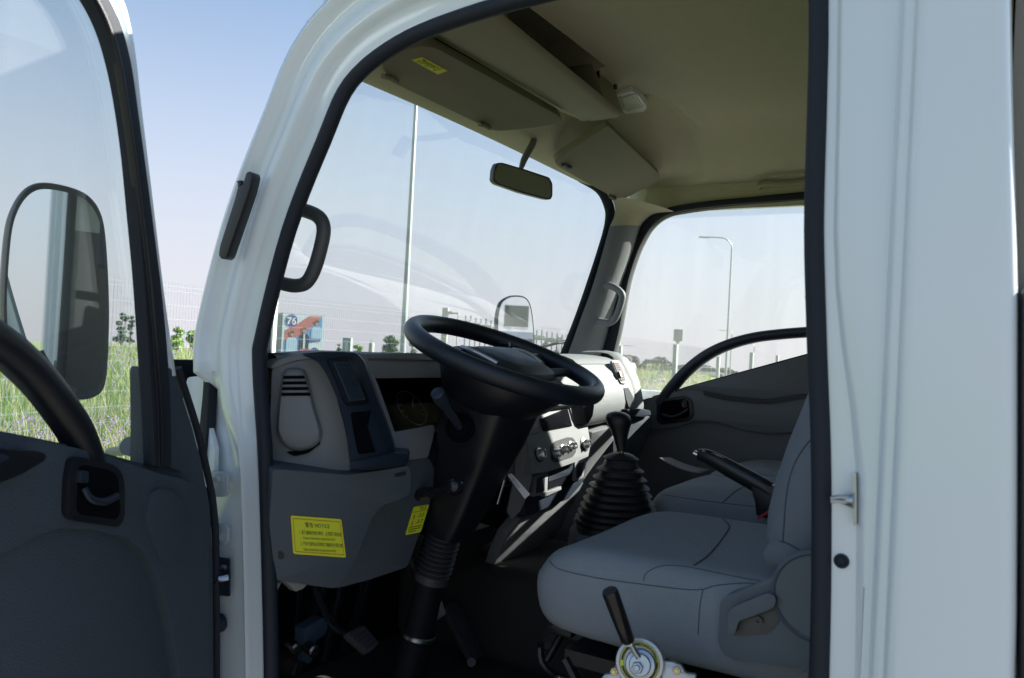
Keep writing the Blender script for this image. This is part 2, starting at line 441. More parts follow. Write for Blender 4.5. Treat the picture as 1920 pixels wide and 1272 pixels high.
# --- far front pillar trim (grey below, headliner colour on top)
def fp(a, b): return PX(a, b, 1.645)
La = [WS(1143, 425, .012), WS(1128, 480, .012), WS(1110, 540, .012), WS(1088, 600, .012), WS(1062, 672, .012), WS(1050, 700, .012)]
Ra = [PX(1200, 424, 1.675), PX(1184, 474, 1.675), PX(1163, 535, 1.675), PX(1146, 595, 1.675), PX(1126, 668, 1.675), PX(1116, 700, 1.675)]
mb = MB(); rr = []
for a, b in zip(catm(La, 5), catm(Ra, 5)):
    row = []
    for k in range(9):
        t = k/8; p = a.lerp(b, t); p += V((-.018, -.016, 0))*math.sin(math.pi*t)**.7; row.append(p)
    row.append(b+V((.04, .01, 0))); rr.append(row)
mb.loft(rr); part('far_pillar_trim', GRY, mb, ang=60)
La = [WS(1143, 366, .012), WS(1152, 385, .012), WS(1152, 405, .012), WS(1143, 425, .012)]
Ra = [PX(1262, 396, 1.675), PX(1226, 400, 1.675), PX(1206, 415, 1.675), PX(1200, 424, 1.675)]
mb = MB(); rr = []
for a, b in zip(catm(La, 5), catm(Ra, 5)):
    row = []
    for k in range(9):
        t = k/8; p = a.lerp(b, t); p += V((-.016, -.016, 0))*math.sin(math.pi*t)**.7; row.append(p)
    row.append(b+V((.04, .01, 0))); rr.append(row)
mb.loft(rr); part('far_pillar_top', LIN, mb, ang=60)
def grip(px, x, r, m, thick=1.0, pads=None, y0=None):
    mb = MB(); P = [PX(a, b, x) for a, b in px]; P = catm(P, 6); mb.tube(P, r, 14, flat=thick)
    o = part('grab_handle', m, mb); return o
gh = grip([(1134, 540), (1142, 536), (1155, 541), (1166, 552), (1165, 566), (1156, 592), (1146, 604), (1134, 605), (1122, 602)], 1.60, .0125, GRY)
for a, b in ((1139, 537), (1121, 602)):
    c = PX(a, b, 1.615); link(MB().lathe(c+V((.035, .02, 0)), (-.75, -.66, 0), [(.018, 0), (.018, .03), (.013, .038), (.0, .038)], 20, cap=False).build('handle_mount', GRY, None), gh)
# near front pillar grab handle, standing inside the opening
gh2 = grip([(520, 388), (548, 390), (580, 398), (600, 410), (607, 432), (600, 470), (588, 508), (574, 530), (555, 536), (530, 532), (505, 522)], .105, .0136, mat('grab_grey', (.075, .085, .095), .5))
# near pillar inner trim
mb = MB()
A = [PX(508, 560, .06), PX(500, 640, .06), PX(500, 680, .06), PX(500, 740, .06)]; B = [PX(512, 560, .10), PX(508, 655, .10), PX(512, 672, .10), PX(522, 740, .10)]
mb.loft([[a, b, b+V((0, .1, 0)), a+V((0, .12, 0))] for a, b in zip(A, B)], cu=True, cap=True); part('near_pillar_trim', GRY, mb, bevel=.003)
# far roof grab handle
o = MB().tube(catm([PX(1424, 352, 1.675), PX(1426, 346, 1.655), PX(1445, 343, 1.645), PX(1480, 342, 1.645), PX(1520, 338, 1.645), PX(1600, 333, 1.645)], 5), .0105, 12, flat=.8).build('roof_grab_handle', HPL, TR)

# --- overhead console
YA, YB = .965, .85
A0 = PY(800, 56, YA); A1 = PY(1085, 226, YA)
B0 = PY(945, 32, YB); B1 = PY(1135, 187, YB)
uX = (A1-A0).normalized()
z_low = -.004
def con_pt(t, y, dz):   # along the console
    x = A0.x+(A1.x-A0.x)*t; zb = A0.z+(A1.z-A0.z)*t
    return V((x, y, zb+dz))
xL, xR = A0.x-.03, PY(1165, 152, .86).x
zl = (A0.z+A1.z)/2
print('console', A0, A1, B0, B1, xL, xR)
def zc_(x): return A0.z+(A1.z-A0.z)*(x-A0.x)/(A1.x-A0.x)
zB = lambda x: B0.z+(B1.z-B0.z)*(x-B0.x)/(B1.x-B0.x)
mb = MB(); rr = []
xs = [xL, xL+.01]+[xL+.02+(xR-xL-.04)*i/20 for i in range(21)]+[xR-.01, xR]
for i, x in enumerate(xs):
    e = .012 if i in (0, len(xs)-1) else (.004 if i in (1, len(xs)-2) else 0)
    rr.append([V((x, 1.10, 2.47)), V((x, 1.075, zc_(x)+.055)), V((x, YA+.012, zc_(x)+.010+e)), V((x, YA-.004, zc_(x)+e)), V((x, YA-.02, zc_(x)-.002+e)), V((x, .905, (zc_(x)+zB(x))/2-.010+e)),
               V((x, YB+.012, zB(x)-.014+e)), V((x, YB+.002-e*.3, zB(x)-.008+e)), V((x, YB-.001, zB(x)+.002)), V((x, YB+.006, zB(x)+.006)), V((x, YB+.03, zB(x)+.006))])
mb.loft(rr); con = part('overhead_console', HPL, mb, ang=50)
def sub(name, m, mb, par, label=None, **k):
    o = mb.build(name, m, par, **k)
    if label: o['label'] = label
    return o
# console tray: floor, back wall, ends, top rim
mb = MB(); q0, q1 = .325, B1.x+.004
mb.loft([[V((x, YB+.022, 2.478)), V((x, YB+.026, 2.565)), V((x, 1.06, 2.565)), V((x, 1.07, zc_(x)+.03)), V((x, YB+.02, zB(x)+.004))] for x in (q0, q1)])
for x in (q0, q1): mb.add([V((x, YB+.022, 2.478)), V((x, YB+.026, 2.565)), V((x, 1.06, 2.565)), V((x, 1.07, zc_(x)+.03)), V((x, YB+.02, zB(x)+.004))], [(0, 1, 2, 3, 4)])
sub('tray_shade_liner', mat('tray_shade_liner', (.006, .006, .006), .9, spec=.05), mb, con, smooth=False)  # near-black liner added to paint the shade inside the tray
for x0, x1, nm in ((xL, B0.x+.02, 'end_cap'), (B1.x-.012, xR, 'end_cap')):
    m0 = MB(); poly = [V((x0, YB-.001, zB(x0)+.0)), V((x1, YB-.001, zB(x1)+.0)), V((x1, YB+.04, 2.475)), V((x0, YB+.04, 2.475))]
    m0.prism(fillet(poly, .012), (0, .09, 0)); sub('end_cap', HPL, m0, con, bevel=.006)
for a, b in ((870, 75), (1108, 225)):
    c = PY(a, b, .93); c.z = (zc_(c.x)+zB(c.x))/2-.009
    sub('fixing_hole', BLK, MB().lathe(c, (0, -.1, -1), [(.011, -.004), (.011, -.001), (.009, -.0005), (.0, -.001)], 20, cap=False), con)
c = PY(1155, 163, .865); sub('fixing_hole', BLK, MB().lathe(c, (0, -1, 0), [(.007, -.004), (.007, .001), (.004, .001), (0, .0)], 16, cap=False), con)
# --- visors
VP_ = Plane((.5, 1.12, 2.284), (0, .36, 1))
vis = plate('sun_visor', [(716, 125), (722, 108), (745, 96), (790, 87), (818, 91), (930, 152), (1048, 218), (1054, 227), (1046, 232), (1000, 240), (936, 246), (912, 242), (905, 236), (893, 230), (772, 172), (740, 157), (728, 145)],
            VP_, .022, VIS, TR, off=.0, r=.012, bevel=.007, seg=3)
c = [VP_.at(a, b, -.0015) for a, b in ((772, 113), (792, 108), (839, 133), (821, 140))]
st = MB().prism(c, VP_.n*.001).build('warning_sticker', YEL, None, False); link(st, vis)
e1 = (c[2]-c[1]).normalized(); e2 = (c[1]-c[0]).normalized(); o = c[3]
L1 = (c[2]-c[1]).length; L2 = (c[1]-c[0]).length
inkm = MB()
for k in range(5):
    for j in range(9 if k else 7):
        if random.random() < .15: continue
        p = c[0]+e1*(L1*(.10+.075*j))+e2*(L2*(.17+.14*k))-VP_.n*.0008
        inkm.prism([p, p+e1*L1*.055, p+e1*L1*.055+e2*L2*.05, p+e2*L2*.05], VP_.n*.0004)
p = c[0]+e1*L1*.80-VP_.n*.0008; inkm.prism([p+e2*L2*.05, p+e1*L1*.012+e2*L2*.05, p+e1*L1*.012+e2*L2*.95, p+e2*L2*.95], VP_.n*.0004)
p = c[1]+e1*L1*.08-e2*L2*.12-VP_.n*.0008; inkm.prism([p, p+e1*L1*.10, p+e1*L1*.05-e2*L2*.22], VP_.n*.0004)
link(inkm.build('sticker_print', INK, None, False), vis)
for a, b in ((731, 146), (908, 235)):
    c = VP_.at(a, b, -.004); link(MB().tube([c+V((-.022, .0, -.004)), c, c+V((.022, -.002, -.002))], .0055, 10).build('visor_clip', VIS, None), vis)
c = VP_.at(700, 118, -.012); hub = MB().lathe(c+V((0, 0, .035)), (0, -.2, -1), [(.03, 0), (.03, .012), (.022, .03), (.010, .034), (.008, .03), (0, .03)], 24, cap=False).build('visor_pivot', VIS, TR)
VP2 = Plane((1.3, 1.12, 2.276), (-.03, .40, 1))
vis2 = plate('sun_visor', [(1140, 236), (1188, 281), (1236, 327), (1237, 335), (1228, 343), (1174, 371), (1153, 372), (1100, 343), (1046, 312), (1040, 304), (1045, 297), (1073, 279)], VP2, .018, VIS, TR, r=.010, bevel=.006, seg=3)
for a, b in ((1063, 312), (1148, 370)):
    c = VP2.at(a, b, -.004); link(MB().tube([c+V((-.024, .0, 0)), c+V((0, 0, -.004)), c+V((.024, 0, 0))], .006, 10).build('visor_clip', mat('clip_dark', (.08, .078, .06), .5), None), vis2)
# --- dome lamp
DZ = Plane((1.1, .9, 2.458), (0, 0, -1))
dl = plate('dome_lamp', [(1157, 178), (1186, 171), (1200, 182), (1213, 202), (1207, 210), (1173, 214), (1160, 205)], DZ, .02, WPL, TR, r=.008, bevel=.006, off=.012, dirn=(0, 0, 1))
lm = mat('lamp_diffuser', (.55, .6, .5), .12, bump=.9, bscale=150)
link(plate('diffuser', [(1168, 184), (1190, 177), (1206, 202), (1175, 210)], DZ, .004, lm, None, r=.006, bevel=.003, off=.016, dirn=(0, 0, 1)), dl)
link(plate('lamp_switch', [(1159, 186), (1165, 184), (1171, 208), (1165, 206)], DZ, .004, SIL, None, r=.002, bevel=.001, off=.017, dirn=(0, 0, 1)), dl)

# --- interior mirror
MP = Plane((.85, 1.08, 2.2), (-.42, -.86, -.05))
im = plate('interior_mirror', [(926, 318), (931, 306), (941, 305), (985, 318), (1030, 333), (1036, 345), (1036, 368), (1032, 375), (1020, 373), (975, 361), (930, 345), (924, 338)], MP, .018, mat('mirror_shell', (.07, .07, .065), .35), TR, r=.006, bevel=.004)
link(plate('mirror_face', [(929, 320), (934, 309), (941, 308), (985, 321), (1028, 336), (1033, 346), (1033, 366), (1029, 372), (1020, 370), (975, 358), (933, 343), (928, 336)], MP, .001, MIR, None, r=.004, bevel=0, off=.0015), im)
a = MP.at(977, 316, -.02); b = WS(1002, 247, .03)
stalk = MB().tube(catm([a, a+(b-a)*.25+V((0, .0, 0)), a+(b-a)*.7+V((-.004, -.012, 0)), b], 6), [.006+.004*math.sin(math.pi*min(1, k/18)) for k in range(19)], 12).build('mirror_stalk', GRY, TR)
bp = WS(1000, 250, .012)
link(plate('mirror_mount', [(974, 248), (990, 240), (1014, 238), (1019, 246), (1004, 262), (985, 262)], Plane(bp, (0, -.55, -1)), .016, GRY, None, r=.006, bevel=.005), stalk)

# ================================================================ DASHBOARD
# top pad reaching to the windshield
mb = MB(); rr = []
for i in range(41):
    x = .06+1.62*i/40
    z = 1.722+.014*math.sin(math.pi*min(1, max(0, (x-.9)/.55))) if x > .9 else 1.722-.008*max(0, (.16-x)/.1)
    # dip of the pad ahead of the driver
    k_ = max(0, 1.155-(x-.055)*1.17-1.085); dz_ = .05 if k_ == 0 else .012
    rr.append([V((x, 1.085+k_, z-dz_)), V((x, 1.083+k_, z-dz_*.4)), V((x, 1.090+k_, z-.006*dz_/.05)), V((x, 1.105+k_, z)), V((x, 1.16, z+.002)), V((x, 1.28, z-.01)), V((x, ws_y(x, 1.69)+.006, 1.69))])
mb.loft(rr); dash = part('dashboard', GRY, mb)
dash['label'] = 'grey plastic dashboard with sunlit right half'
def D(name, px, P, thick, m, label=None, par=None, **k):
    o = plate(name, px, P, thick, m, par or dash, **k)
    if label: o['label'] = label
    return o
# structural back panels (close the body behind the applied trim)
mb = MB(); mb.box((.165, 1.13, 1.60), (.12, .06, .2)); mb.box((1.20, 1.13, 1.56), (.95, .08, .26)); mb.box((.45, 1.16, 1.42), (.70, .1, .20)); mb.box((.40, 1.30, 1.63), (.55, .03, .16))
link(mb.build('dashboard_core', DKP, None), dash)
PL = Plane((.055, 1.135, 1.6), (-.76, -.65, .04))      # rounded left corner of the dash
corner = plate('corner_panel', [(510, 690), (560, 676), (590, 673), (609, 682), (629, 738), (646, 800), (657, 860), (659, 880), (648, 889), (580, 883), (513, 878), (506, 800)], PL, .05, GRY, dash, r=.010, bevel=.004)
link(plate('corner_top', [(508, 688), (520, 676), (560, 664), (590, 661), (586, 672), (556, 676), (530, 684), (510, 692)], PL, .03, GRY, None, off=.004, r=.004, bevel=.003, dirn=(.2, .98, 0)), dash)
# raised defroster pod
pod = [PL.at(a, b, .002) for a, b in ((531, 700), (545, 690), (566, 692), (577, 706), (590, 760), (602, 800), (603, 822), (590, 838), (562, 846), (536, 838), (521, 815), (520, 790), (524, 745))]
pod = catm(pod, 4, True); cc = sum(pod, V((0, 0, 0)))/len(pod); nn = PL.n
mb = MB(); rows = []
for s_, h in ((1.0, 0), (.99, .005), (.95, .012), (.86, .017), (.6, .019), (.2, .019)):
    rows.append([cc+(p-cc)*s_+nn*h for p in pod])
mb.loft(rows, cu=True, cap=True); podo = mb.build('defroster_pod', GRY, None); link(podo, dash)
for k in range(4):
    y = 705+k*10.6; x0 = 531.5-k*1.2; x1 = 570+k*3.6
    link(plate('vent_slot', [(x0, y), (x1, y-.5), (x1+2, y+5.5), (x0-1, y+6)], PL, .004, VOID, None, off=.0225, r=.001, bevel=0), dash)
link(plate('pod_lip_shade', [(536, 848), (570, 843), (596, 826), (602, 832), (578, 850), (552, 856)], PL, .004, VOID, None, off=.006, r=.004, bevel=0), dash)  # dark sheet paints the shade below the pod's lip
# charcoal vent column with open tray
PV = Plane((.15, 1.032, 1.70), (-.10, -.95, .30))
vc = D('vent_column', [(562, 664), (600, 660), (640, 660), (668, 662), (682, 676), (706, 745), (728, 806), (740, 845), (742, 868), (690, 878), (656, 874), (649, 806), (634, 752), (612, 702), (596, 678)], PV, .07, DKP, r=.010, bevel=.006, dirn=(.8, .6, -.05))
def G2(name, px, P, thick, m, **k): return plate(name, px, P, thick, m, dash, **k)
G2('vent_surround', [(616, 676), (622, 671), (656, 670), (665, 676), (680, 714), (692, 752), (690, 757), (656, 760), (648, 754), (634, 716)], PV, .006, BLK, off=.0065, r=.006, bevel=.004)
G2('vent_mouth', [(623, 679), (656, 677), (672, 716), (685, 750), (655, 753), (639, 716)], PV, .003, VOID, off=.008, r=.004, bevel=0)
for k in range(7):
    t = (k+.5)/7; a0 = (623+33*t, 679-2*t); a1 = (655+30*t, 753-3*t); am = (639+33*t, 716)
    P0, P1, P2 = [PV.at(a, b, .010) for a, b in (a0, am, a1)]
    link(MB().tube([P0, P1, P2], .0011, 6, flat=3).build('louvre', LVR, None), dash)
G2('vent_tab', [(652, 704), (664, 703), (670, 722), (660, 725)], PV, .010, DKP, off=.016, r=.003, bevel=.002)
G2('pocket_void', [(658, 774), (697, 770), (712, 808), (728, 845), (672, 852), (664, 812)], PV, .003, MATS['void'], off=.0012, r=.006, bevel=0)
G2('pocket_side', [(697, 771), (712, 808), (729, 846), (706, 850), (690, 800)], PV, .002, DKP, off=.003, r=.003, bevel=0)
# cup tray ledge
PZt = Plane((.2, .96, 1.524), (0, 0, 1))
tray = D('cup_tray', [(655, 866), (700, 858), (738, 850), (764, 852), (767, 858), (764, 871), (740, 876), (690, 882), (655, 880)], Plane((.2, .962, 1.52), (-.15, -.97, .1)), .08, DKP, r=.006, bevel=.005, dirn=(.8, .6, 0))
# gauge binnacle: recess, frame strips, lens
REC = mat('recess_brown', (.03, .025, .022), .7, bump=.3)
mb = MB()
q0, q1 = .19, .66
mb.loft([[V((q0, 1.08, 1.712)), V((q0, 1.26, 1.70)), V((q0, 1.28, 1.58)), V((q0, 1.04, 1.555))], [V((q1, 1.08, 1.712)), V((q1, 1.26, 1.70)), V((q1, 1.28, 1.58)), V((q1, 1.04, 1.555))]], cap=True)
link(mb.build('gauge_recess', REC, None, False), dash)
PB = Plane((.3, 1.085, 1.70), (0, -.95, .2))
G2('hood_edge', [(684, 664), (760, 662), (842, 664), (846, 678), (760, 675), (706, 675), (692, 684)], PB, .03, GRY, r=.004, bevel=.004)
PB2 = Plane((.24, 1.045, 1.62), (-.15, -.96, .28))
G2('binnacle_frame', [(662, 662), (686, 664), (694, 685), (712, 730), (728, 775), (740, 810), (776, 804), (812, 797), (815, 803), (812, 822), (802, 858), (770, 862), (745, 845), (726, 806), (706, 748), (684, 684)], PB2, .05, GRY, off=.004, r=.004, bevel=.004)
# lens lies in the recess, leaning back
LP = Plane((.33, 1.10, 1.60), (0, -.80, .60))
G2('cluster_face', [(700, 722), (760, 718), (812, 728), (850, 760), (850, 812), (740, 818)], Plane((.33, 1.135, 1.60), (0, -.80, .60)), .02, mat('gauge_black', (.006, .006, .008), .5, spec=.15), r=.004, bevel=0)
gc = Plane((.33, 1.135, 1.60), (0, -.80, .60)).at(772, 765, .004)
ring = MB(); ax = V((0, -.8, .6)); ux = V((1, 0, 0)); uy = ux.cross(ax)
ring.tube([gc+ux*.045*math.cos(a)+uy*.045*math.sin(a) for a in [2*math.pi*k/40 for k in range(41)]], .0012, 6)
link(ring.build('gauge_ring', SIL, None), dash)
for k in range(11):
    a = R(215-25*k); p = gc+ux*.040*math.cos(a)-uy*.040*math.sin(a); p2 = gc+ux*.034*math.cos(a)-uy*.034*math.sin(a)
    link(MB().tube([p, p2], .0008, 4).build('gauge_tick', WPL, None), dash)
link(MB().tube([gc+ax*.004, gc+ax*.004+ux*.02-uy*.03], .001, 5).build('gauge_needle', WPL, None), dash)
G2('cluster_lens', [(702, 724), (760, 719), (812, 728), (848, 760), (846, 800), (738, 812)], LP, .002, GLC, r=.003, bevel=0)

# lower knee panels
PK = Plane((.1, 1.02, 1.40), (-.42, -.90, -.06))
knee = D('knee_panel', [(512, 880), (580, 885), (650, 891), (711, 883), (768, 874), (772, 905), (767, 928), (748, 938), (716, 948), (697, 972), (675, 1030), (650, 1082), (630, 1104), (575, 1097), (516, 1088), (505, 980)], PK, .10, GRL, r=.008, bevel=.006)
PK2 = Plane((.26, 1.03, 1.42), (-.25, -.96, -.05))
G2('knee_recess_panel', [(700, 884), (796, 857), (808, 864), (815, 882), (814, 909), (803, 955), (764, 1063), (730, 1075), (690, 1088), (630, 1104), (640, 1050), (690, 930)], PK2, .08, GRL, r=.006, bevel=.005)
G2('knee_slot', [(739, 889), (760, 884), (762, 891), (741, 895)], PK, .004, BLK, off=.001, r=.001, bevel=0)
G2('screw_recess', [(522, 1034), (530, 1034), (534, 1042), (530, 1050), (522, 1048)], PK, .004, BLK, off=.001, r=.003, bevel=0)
# notice label
def label_plate(name, px, P, off, par, col=YEL):
    c = [P.at(a, b, off) for a, b in px]      # TL TR BR BL
    ob = MB().prism(fillet(c, .004), -P.n*.0008).build(name, col, None, False); link(ob, par)
    return c
c = label_plate('notice_label', [(545, 967), (640, 974), (649, 1046), (550, 1039)], PK, .0016, dash)
ux = (c[1]-c[0]).normalized(); uy = (c[0]-c[3]).normalized(); W = (c[1]-c[0]).length; H = (c[0]-c[3]).length
def onlab(u, v): return c[3].lerp(c[2], u).lerp(c[0].lerp(c[1], u), v)+PK.n*.0006
bd = MB(); k = .035
for a, b in (((.04, .07), (.96, .07)), ((.96, .07), (.96, .93)), ((.96, .93), (.04, .93)), ((.04, .93), (.04, .07))): bd.tube([onlab(*a), onlab(*b)], .0005, 4)
link(bd.build('notice_border', RED, None, False), dash)
text('notice_title', '警告 NOTICE', INK, dash, onlab(.5, .74), ux, uy, H*.14, 'CENTER', .8, .00)
text('notice_text', '1. 取力器接合或分离时，必须踩下离合器', INK, dash, onlab(.55, .55), ux, uy, H*.115, 'CENTER', .56, .0)
text('notice_text', '1. Do step on the clutch when join or apart the Power Take off', INK, dash, onlab(.5, .42), ux, uy, H*.10, 'CENTER', .345)
text('notice_text', '2. 汽车行驶时必须将取力器放在分离位置', INK, dash, onlab(.55, .26), ux, uy, H*.115, 'CENTER', .56)
text('notice_text', '2. Make sure the Power Take off is on the apart position when traveling', INK, dash, onlab(.5, .12), ux, uy, H*.10, 'CENTER', .30)
c = label_plate('lever_label', [(776, 951), (805, 946), (789, 998), (760, 1004)], PK2, .0016, dash)
ux2 = (c[1]-c[0]).normalized(); uy2 = (c[0]-c[3]).normalized(); H2 = (c[0]-c[3]).length; W2 = (c[1]-c[0]).length
def onlab2(u, v): return c[3].lerp(c[2], u).lerp(c[0].lerp(c[1], u), v)+PK2.n*.0006
ik = MB()
for v, us in ((.92, (.4, .55, .75)), (.66, (.55, .75)), (.44, (.55, .78))):
    for u in us: p = onlab2(u, v); ik.prism([p, p+ux2*.0028, p+ux2*.0028+uy2*.0032, p+uy2*.0032], PK2.n*.0003)
for v in (.86, .60, .38): p = onlab2(.45, v); ik.prism([p, p+ux2*W2*.4, p+ux2*W2*.4+uy2*.0013, p+uy2*.0013], PK2.n*.0003)
for v in (.55, .32): p = onlab2(.18, v); ik.prism([p, p+ux2*.0022, p+ux2*.0022+uy2*.009, p+uy2*.009], PK2.n*.0003)
for v, w_ in ((.25, .8), (.17, .75), (.09, .5)): p = onlab2(.1, v); ik.prism([p, p+ux2*W2*w_, p+ux2*W2*w_+uy2*.0014, p+uy2*.0014], PK2.n*.0003)
p = onlab2(.03, .80); ik.prism([p, p+ux2*W2*.94, p+ux2*W2*.94+uy2*.0007, p+uy2*.0007], PK2.n*.0003)
link(ik.build('lever_label_print', INK, None, False), dash)

# centre stack
PS = Plane((.88, 1.0, 1.52), (-.04, -.96, .26))
st = D('centre_stack', [(978, 800), (1000, 775), (1050, 735), (1088, 726), (1094, 760), (1104, 812), (1107, 835), (1103, 856), (1080, 866), (1030, 884), (997, 890), (994, 862), (988, 828)], PS, .07, GRY, r=.006, bevel=.005)
G2('stack_side', [(968, 815), (978, 800), (990, 828), (997, 862), (998, 895), (990, 928), (975, 960), (960, 975), (950, 960), (965, 890)], Plane((.76, 1.02, 1.5), (-.8, -.6, 0)), .02, GRY, r=.004, bevel=.004)
G2('radio_screen', [(1013, 786), (1064, 765), (1073, 799), (1020, 809)], PS, .004, mat('screen_glass', (.006, .006, .008), .12), off=.003, r=.002, bevel=.001)
for px in ([(980, 798), (1007, 789), (1011, 800), (1004, 804), (984, 806)], [(1068, 763), (1085, 761), (1090, 785), (1087, 788), (1076, 788)]):
    G2('stack_button', px, PS, .006, GRY, off=.004, r=.002, bevel=.002)
for px in ([(989, 814), (1011, 810), (1012, 813), (990, 818)], [(1080, 796), (1092, 795), (1092, 798), (1080, 799)]):
    G2('card_slot', px, PS, .003, BLK, off=.001, r=.0005, bevel=0)
G2('knob_recess', [(1032, 836), (1040, 828), (1064, 820), (1074, 821), (1081, 830), (1080, 848), (1074, 857), (1042, 868), (1034, 862)], PS, .003, BLK, off=.0012, r=.006, bevel=0)
def dial(a, b, r, ms=SIL):
    c = PS.at(a, b, .001); n = PS.n
    MB()
    d1 = MB().lathe(c, n, [(r*1.1, 0), (r*1.1, .003), (r*.95, .004), (r*.9, .004), (r*.82, .012), (r*.72, .014), (0, .0145)], 28, cap=False).build('dial', ms, None); link(d1, dash)
    uz = V((0, 0, 1)); uz = (uz-n*uz.dot(n)).normalized(); uxx = uz.cross(n)
    k_ = MB(); k_.box(c+n*.016, (r*.35, r*1.5, .010), Matrix((uxx, uz, n)).transposed()); link(k_.build('dial_grip', CHR, None, bevel=.002), dash)
for a, b in ((1041, 850), (1055, 843), (1070, 837)): dial(a, b, .0125)
for a, b in ((1011, 852), (1096, 833)):
    c = PS.at(a, b, .0012); link(MB().lathe(c, PS.n, [(.021, 0), (.021, .001), (.019, .0016), (0, .0014)], 28, cap=False).build('dial_well', BLK, None), dash); dial(a, b, .015)
PS2 = Plane((.9, 1.02, 1.42), (-.04, -.985, .12))
G2('lower_stack', [(997, 892), (1040, 880), (1102, 858), (1094, 902), (1066, 936), (1030, 950), (985, 970), (982, 935), (994, 915)], PS2, .06, DKP, r=.005, bevel=.004)
G2('shelf_void', [(1028, 884), (1078, 866), (1078, 905), (1050, 920), (1028, 926)], PS2, .002, MATS['void'], off=.002, r=.003, bevel=0)
G2('cover_flap', [(1029, 884), (1076, 868), (1074, 888), (1029, 904)], PS2, .004, DKP, off=.006, r=.002, bevel=.002)
for px in ([(1004, 892), (1028, 883), (1026, 926), (1000, 932)], [(1078, 866), (1100, 858), (1094, 896), (1077, 903)]):
    G2('socket_frame', px, PS2, .010, GRY, off=.010, r=.003, bevel=.003)
for px in ([(1008, 897), (1022, 892), (1021, 921), (1006, 925)], [(1082, 871), (1095, 866), (1091, 892), (1081, 897)]):
    G2('socket_face', px, PS2, .002, DKP, off=.0115, r=.002, bevel=.001)
G2('tray_lip', [(1020, 924), (1052, 912), (1053, 918), (1022, 932)], PS2, .012, GRY, off=.012, r=.002, bevel=.002)
PS3 = Plane((.9, 1.02, 1.34), (-.02, -.90, -.42))
G2('lower_console', [(950, 1004), (975, 974), (1010, 962), (1062, 937), (1094, 905), (1062, 965), (1052, 990), (1004, 1032), (960, 1057), (924, 1070), (932, 1045)], PS3, .03, GRY, r=.004, bevel=.003)
G2('console_trim', [(1106, 838), (1110, 812), (1150, 800), (1153, 822), (1114, 872), (1066, 940), (1086, 900), (1104, 860)], Plane((1.05, 1.0, 1.5), (-.1, -.95, -.25)), .03, GRY, r=.004, bevel=.003)
# white strip left lower cover of the column
G2('column_side_cover', [(880, 985), (908, 950), (926, 920), (922, 938), (905, 970), (885, 995), (868, 1000)], Plane((.6, 1.06, 1.4), (-.1, -.95, -.2)), .02, GRY, r=.003, bevel=.003)

# glove box bulge: loft along x
mb = MB(); rr = []
for i in range(31):
    x = 1.075+.32*i/30; e = max(0, (i-28)/2)*.006
    pr = [(1.14, 1.735), (1.10, 1.737), (1.065, 1.733), (1.036, 1.724), (1.020, 1.712), (1.0205, 1.7085), (1.017, 1.7045), (1.000, 1.690), (.982, 1.665), (.968, 1.632), (.961, 1.598), (.964, 1.568), (.976, 1.546), (1.0, 1.532), (1.04, 1.527)]
    rr.append([V((x, y+e, z+.003*math.sin(math.pi*i/30))) for y, z in pr])
mb.loft(rr, cap=False); gb = mb.build('glove_box', GRY, None); link(gb, dash)
link(plate('glove_box_latch', [(1098, 697), (1113, 697), (1119, 712), (1126, 728), (1122, 726), (1112, 703), (1098, 701)], Plane((1.15, .992, 1.69), (0, -.85, .5)), .006, mat('latch_line', (.12, .11, .10), .5), dash, r=.002, bevel=.001, off=.006))if False else None
gl = PY
G2('latch_recess', [(1097, 696), (1113, 695), (1118, 706), (1124, 722), (1128, 731), (1122, 728), (1111, 701), (1099, 700)], Plane((1.15, .998, 1.69), (0, -.80, .6)), .010, mat('latch_line', (.12, .11, .10), .5), off=.008, r=.001, bevel=0)
mb = MB(); mb.prism([V((.70, y, z)) for y, z in ((1.14, 1.70), (1.14, 1.732), (1.07, 1.732), (1.03, 1.715), (1.005, 1.68), (.995, 1.60), (1.01, 1.59), (1.10, 1.59))], (.385, 0, 0)); link(mb.build('centre_top_pad', GRY, None, bevel=.004), dash)
# right vent column
mb = MB(); rr = []
for i in range(9):
    x = 1.40+.088*i/8; e = .010*abs(i/4-1)**3
    rr.append([V((x, y+e, z-e*.6)) for y, z in ((1.16, 1.752), (1.10, 1.756), (1.062, 1.752), (1.030, 1.735), (1.005, 1.705), (.985, 1.665), (.972, 1.62), (.965, 1.585), (.968, 1.56), (1.0, 1.55))])
mb.loft(rr); rv = mb.build('vent_column', GRY, None); link(rv, dash); rv['label'] = 'pale vent column at the far end of the dashboard'
PRV = Plane((1.45, 1.010, 1.70), (0, -.90, .42))
G2('vent_surround', [(1147, 677), (1153, 675), (1162, 677), (1170, 690), (1177, 715), (1173, 720), (1165, 719), (1158, 706)], PRV, .008, GRY, off=.016, r=.004, bevel=.003)
G2('vent_mouth', [(1150, 679), (1160, 680), (1168, 693), (1173, 713), (1166, 715), (1159, 702)], PRV, .004, mat('vent_brown', (.05, .02, .015), .6), off=.018, r=.003, bevel=0)
for k in range(9):
    t = (k+.5)/9; a = PRV.at(1150+14*t, 680+34*t, .020); b = PRV.at(1160+13*t, 680+33*t, .020)
    link(MB().tube([a, b], .0011, 5).build('louvre', GRY, None), dash)
G2('vent_tab', [(1161, 697), (1166, 695), (1170, 705), (1165, 708)], PRV, .006, BLK, off=.026, r=.001, bevel=.001)
G2('pocket_void', [(1170, 728), (1178, 727), (1186, 742), (1197, 765), (1180, 766), (1174, 748)], Plane((1.45, .975, 1.62), (0, -.95, .25)), .003, BLK, off=.012, r=.004, bevel=0)
D('cup_tray', [(1176, 768), (1205, 767), (1219, 770), (1221, 778), (1210, 782), (1180, 780)], Plane((1.45, .945, 1.56), (0, -1, 0)), .07, DKP, r=.004, bevel=.004)
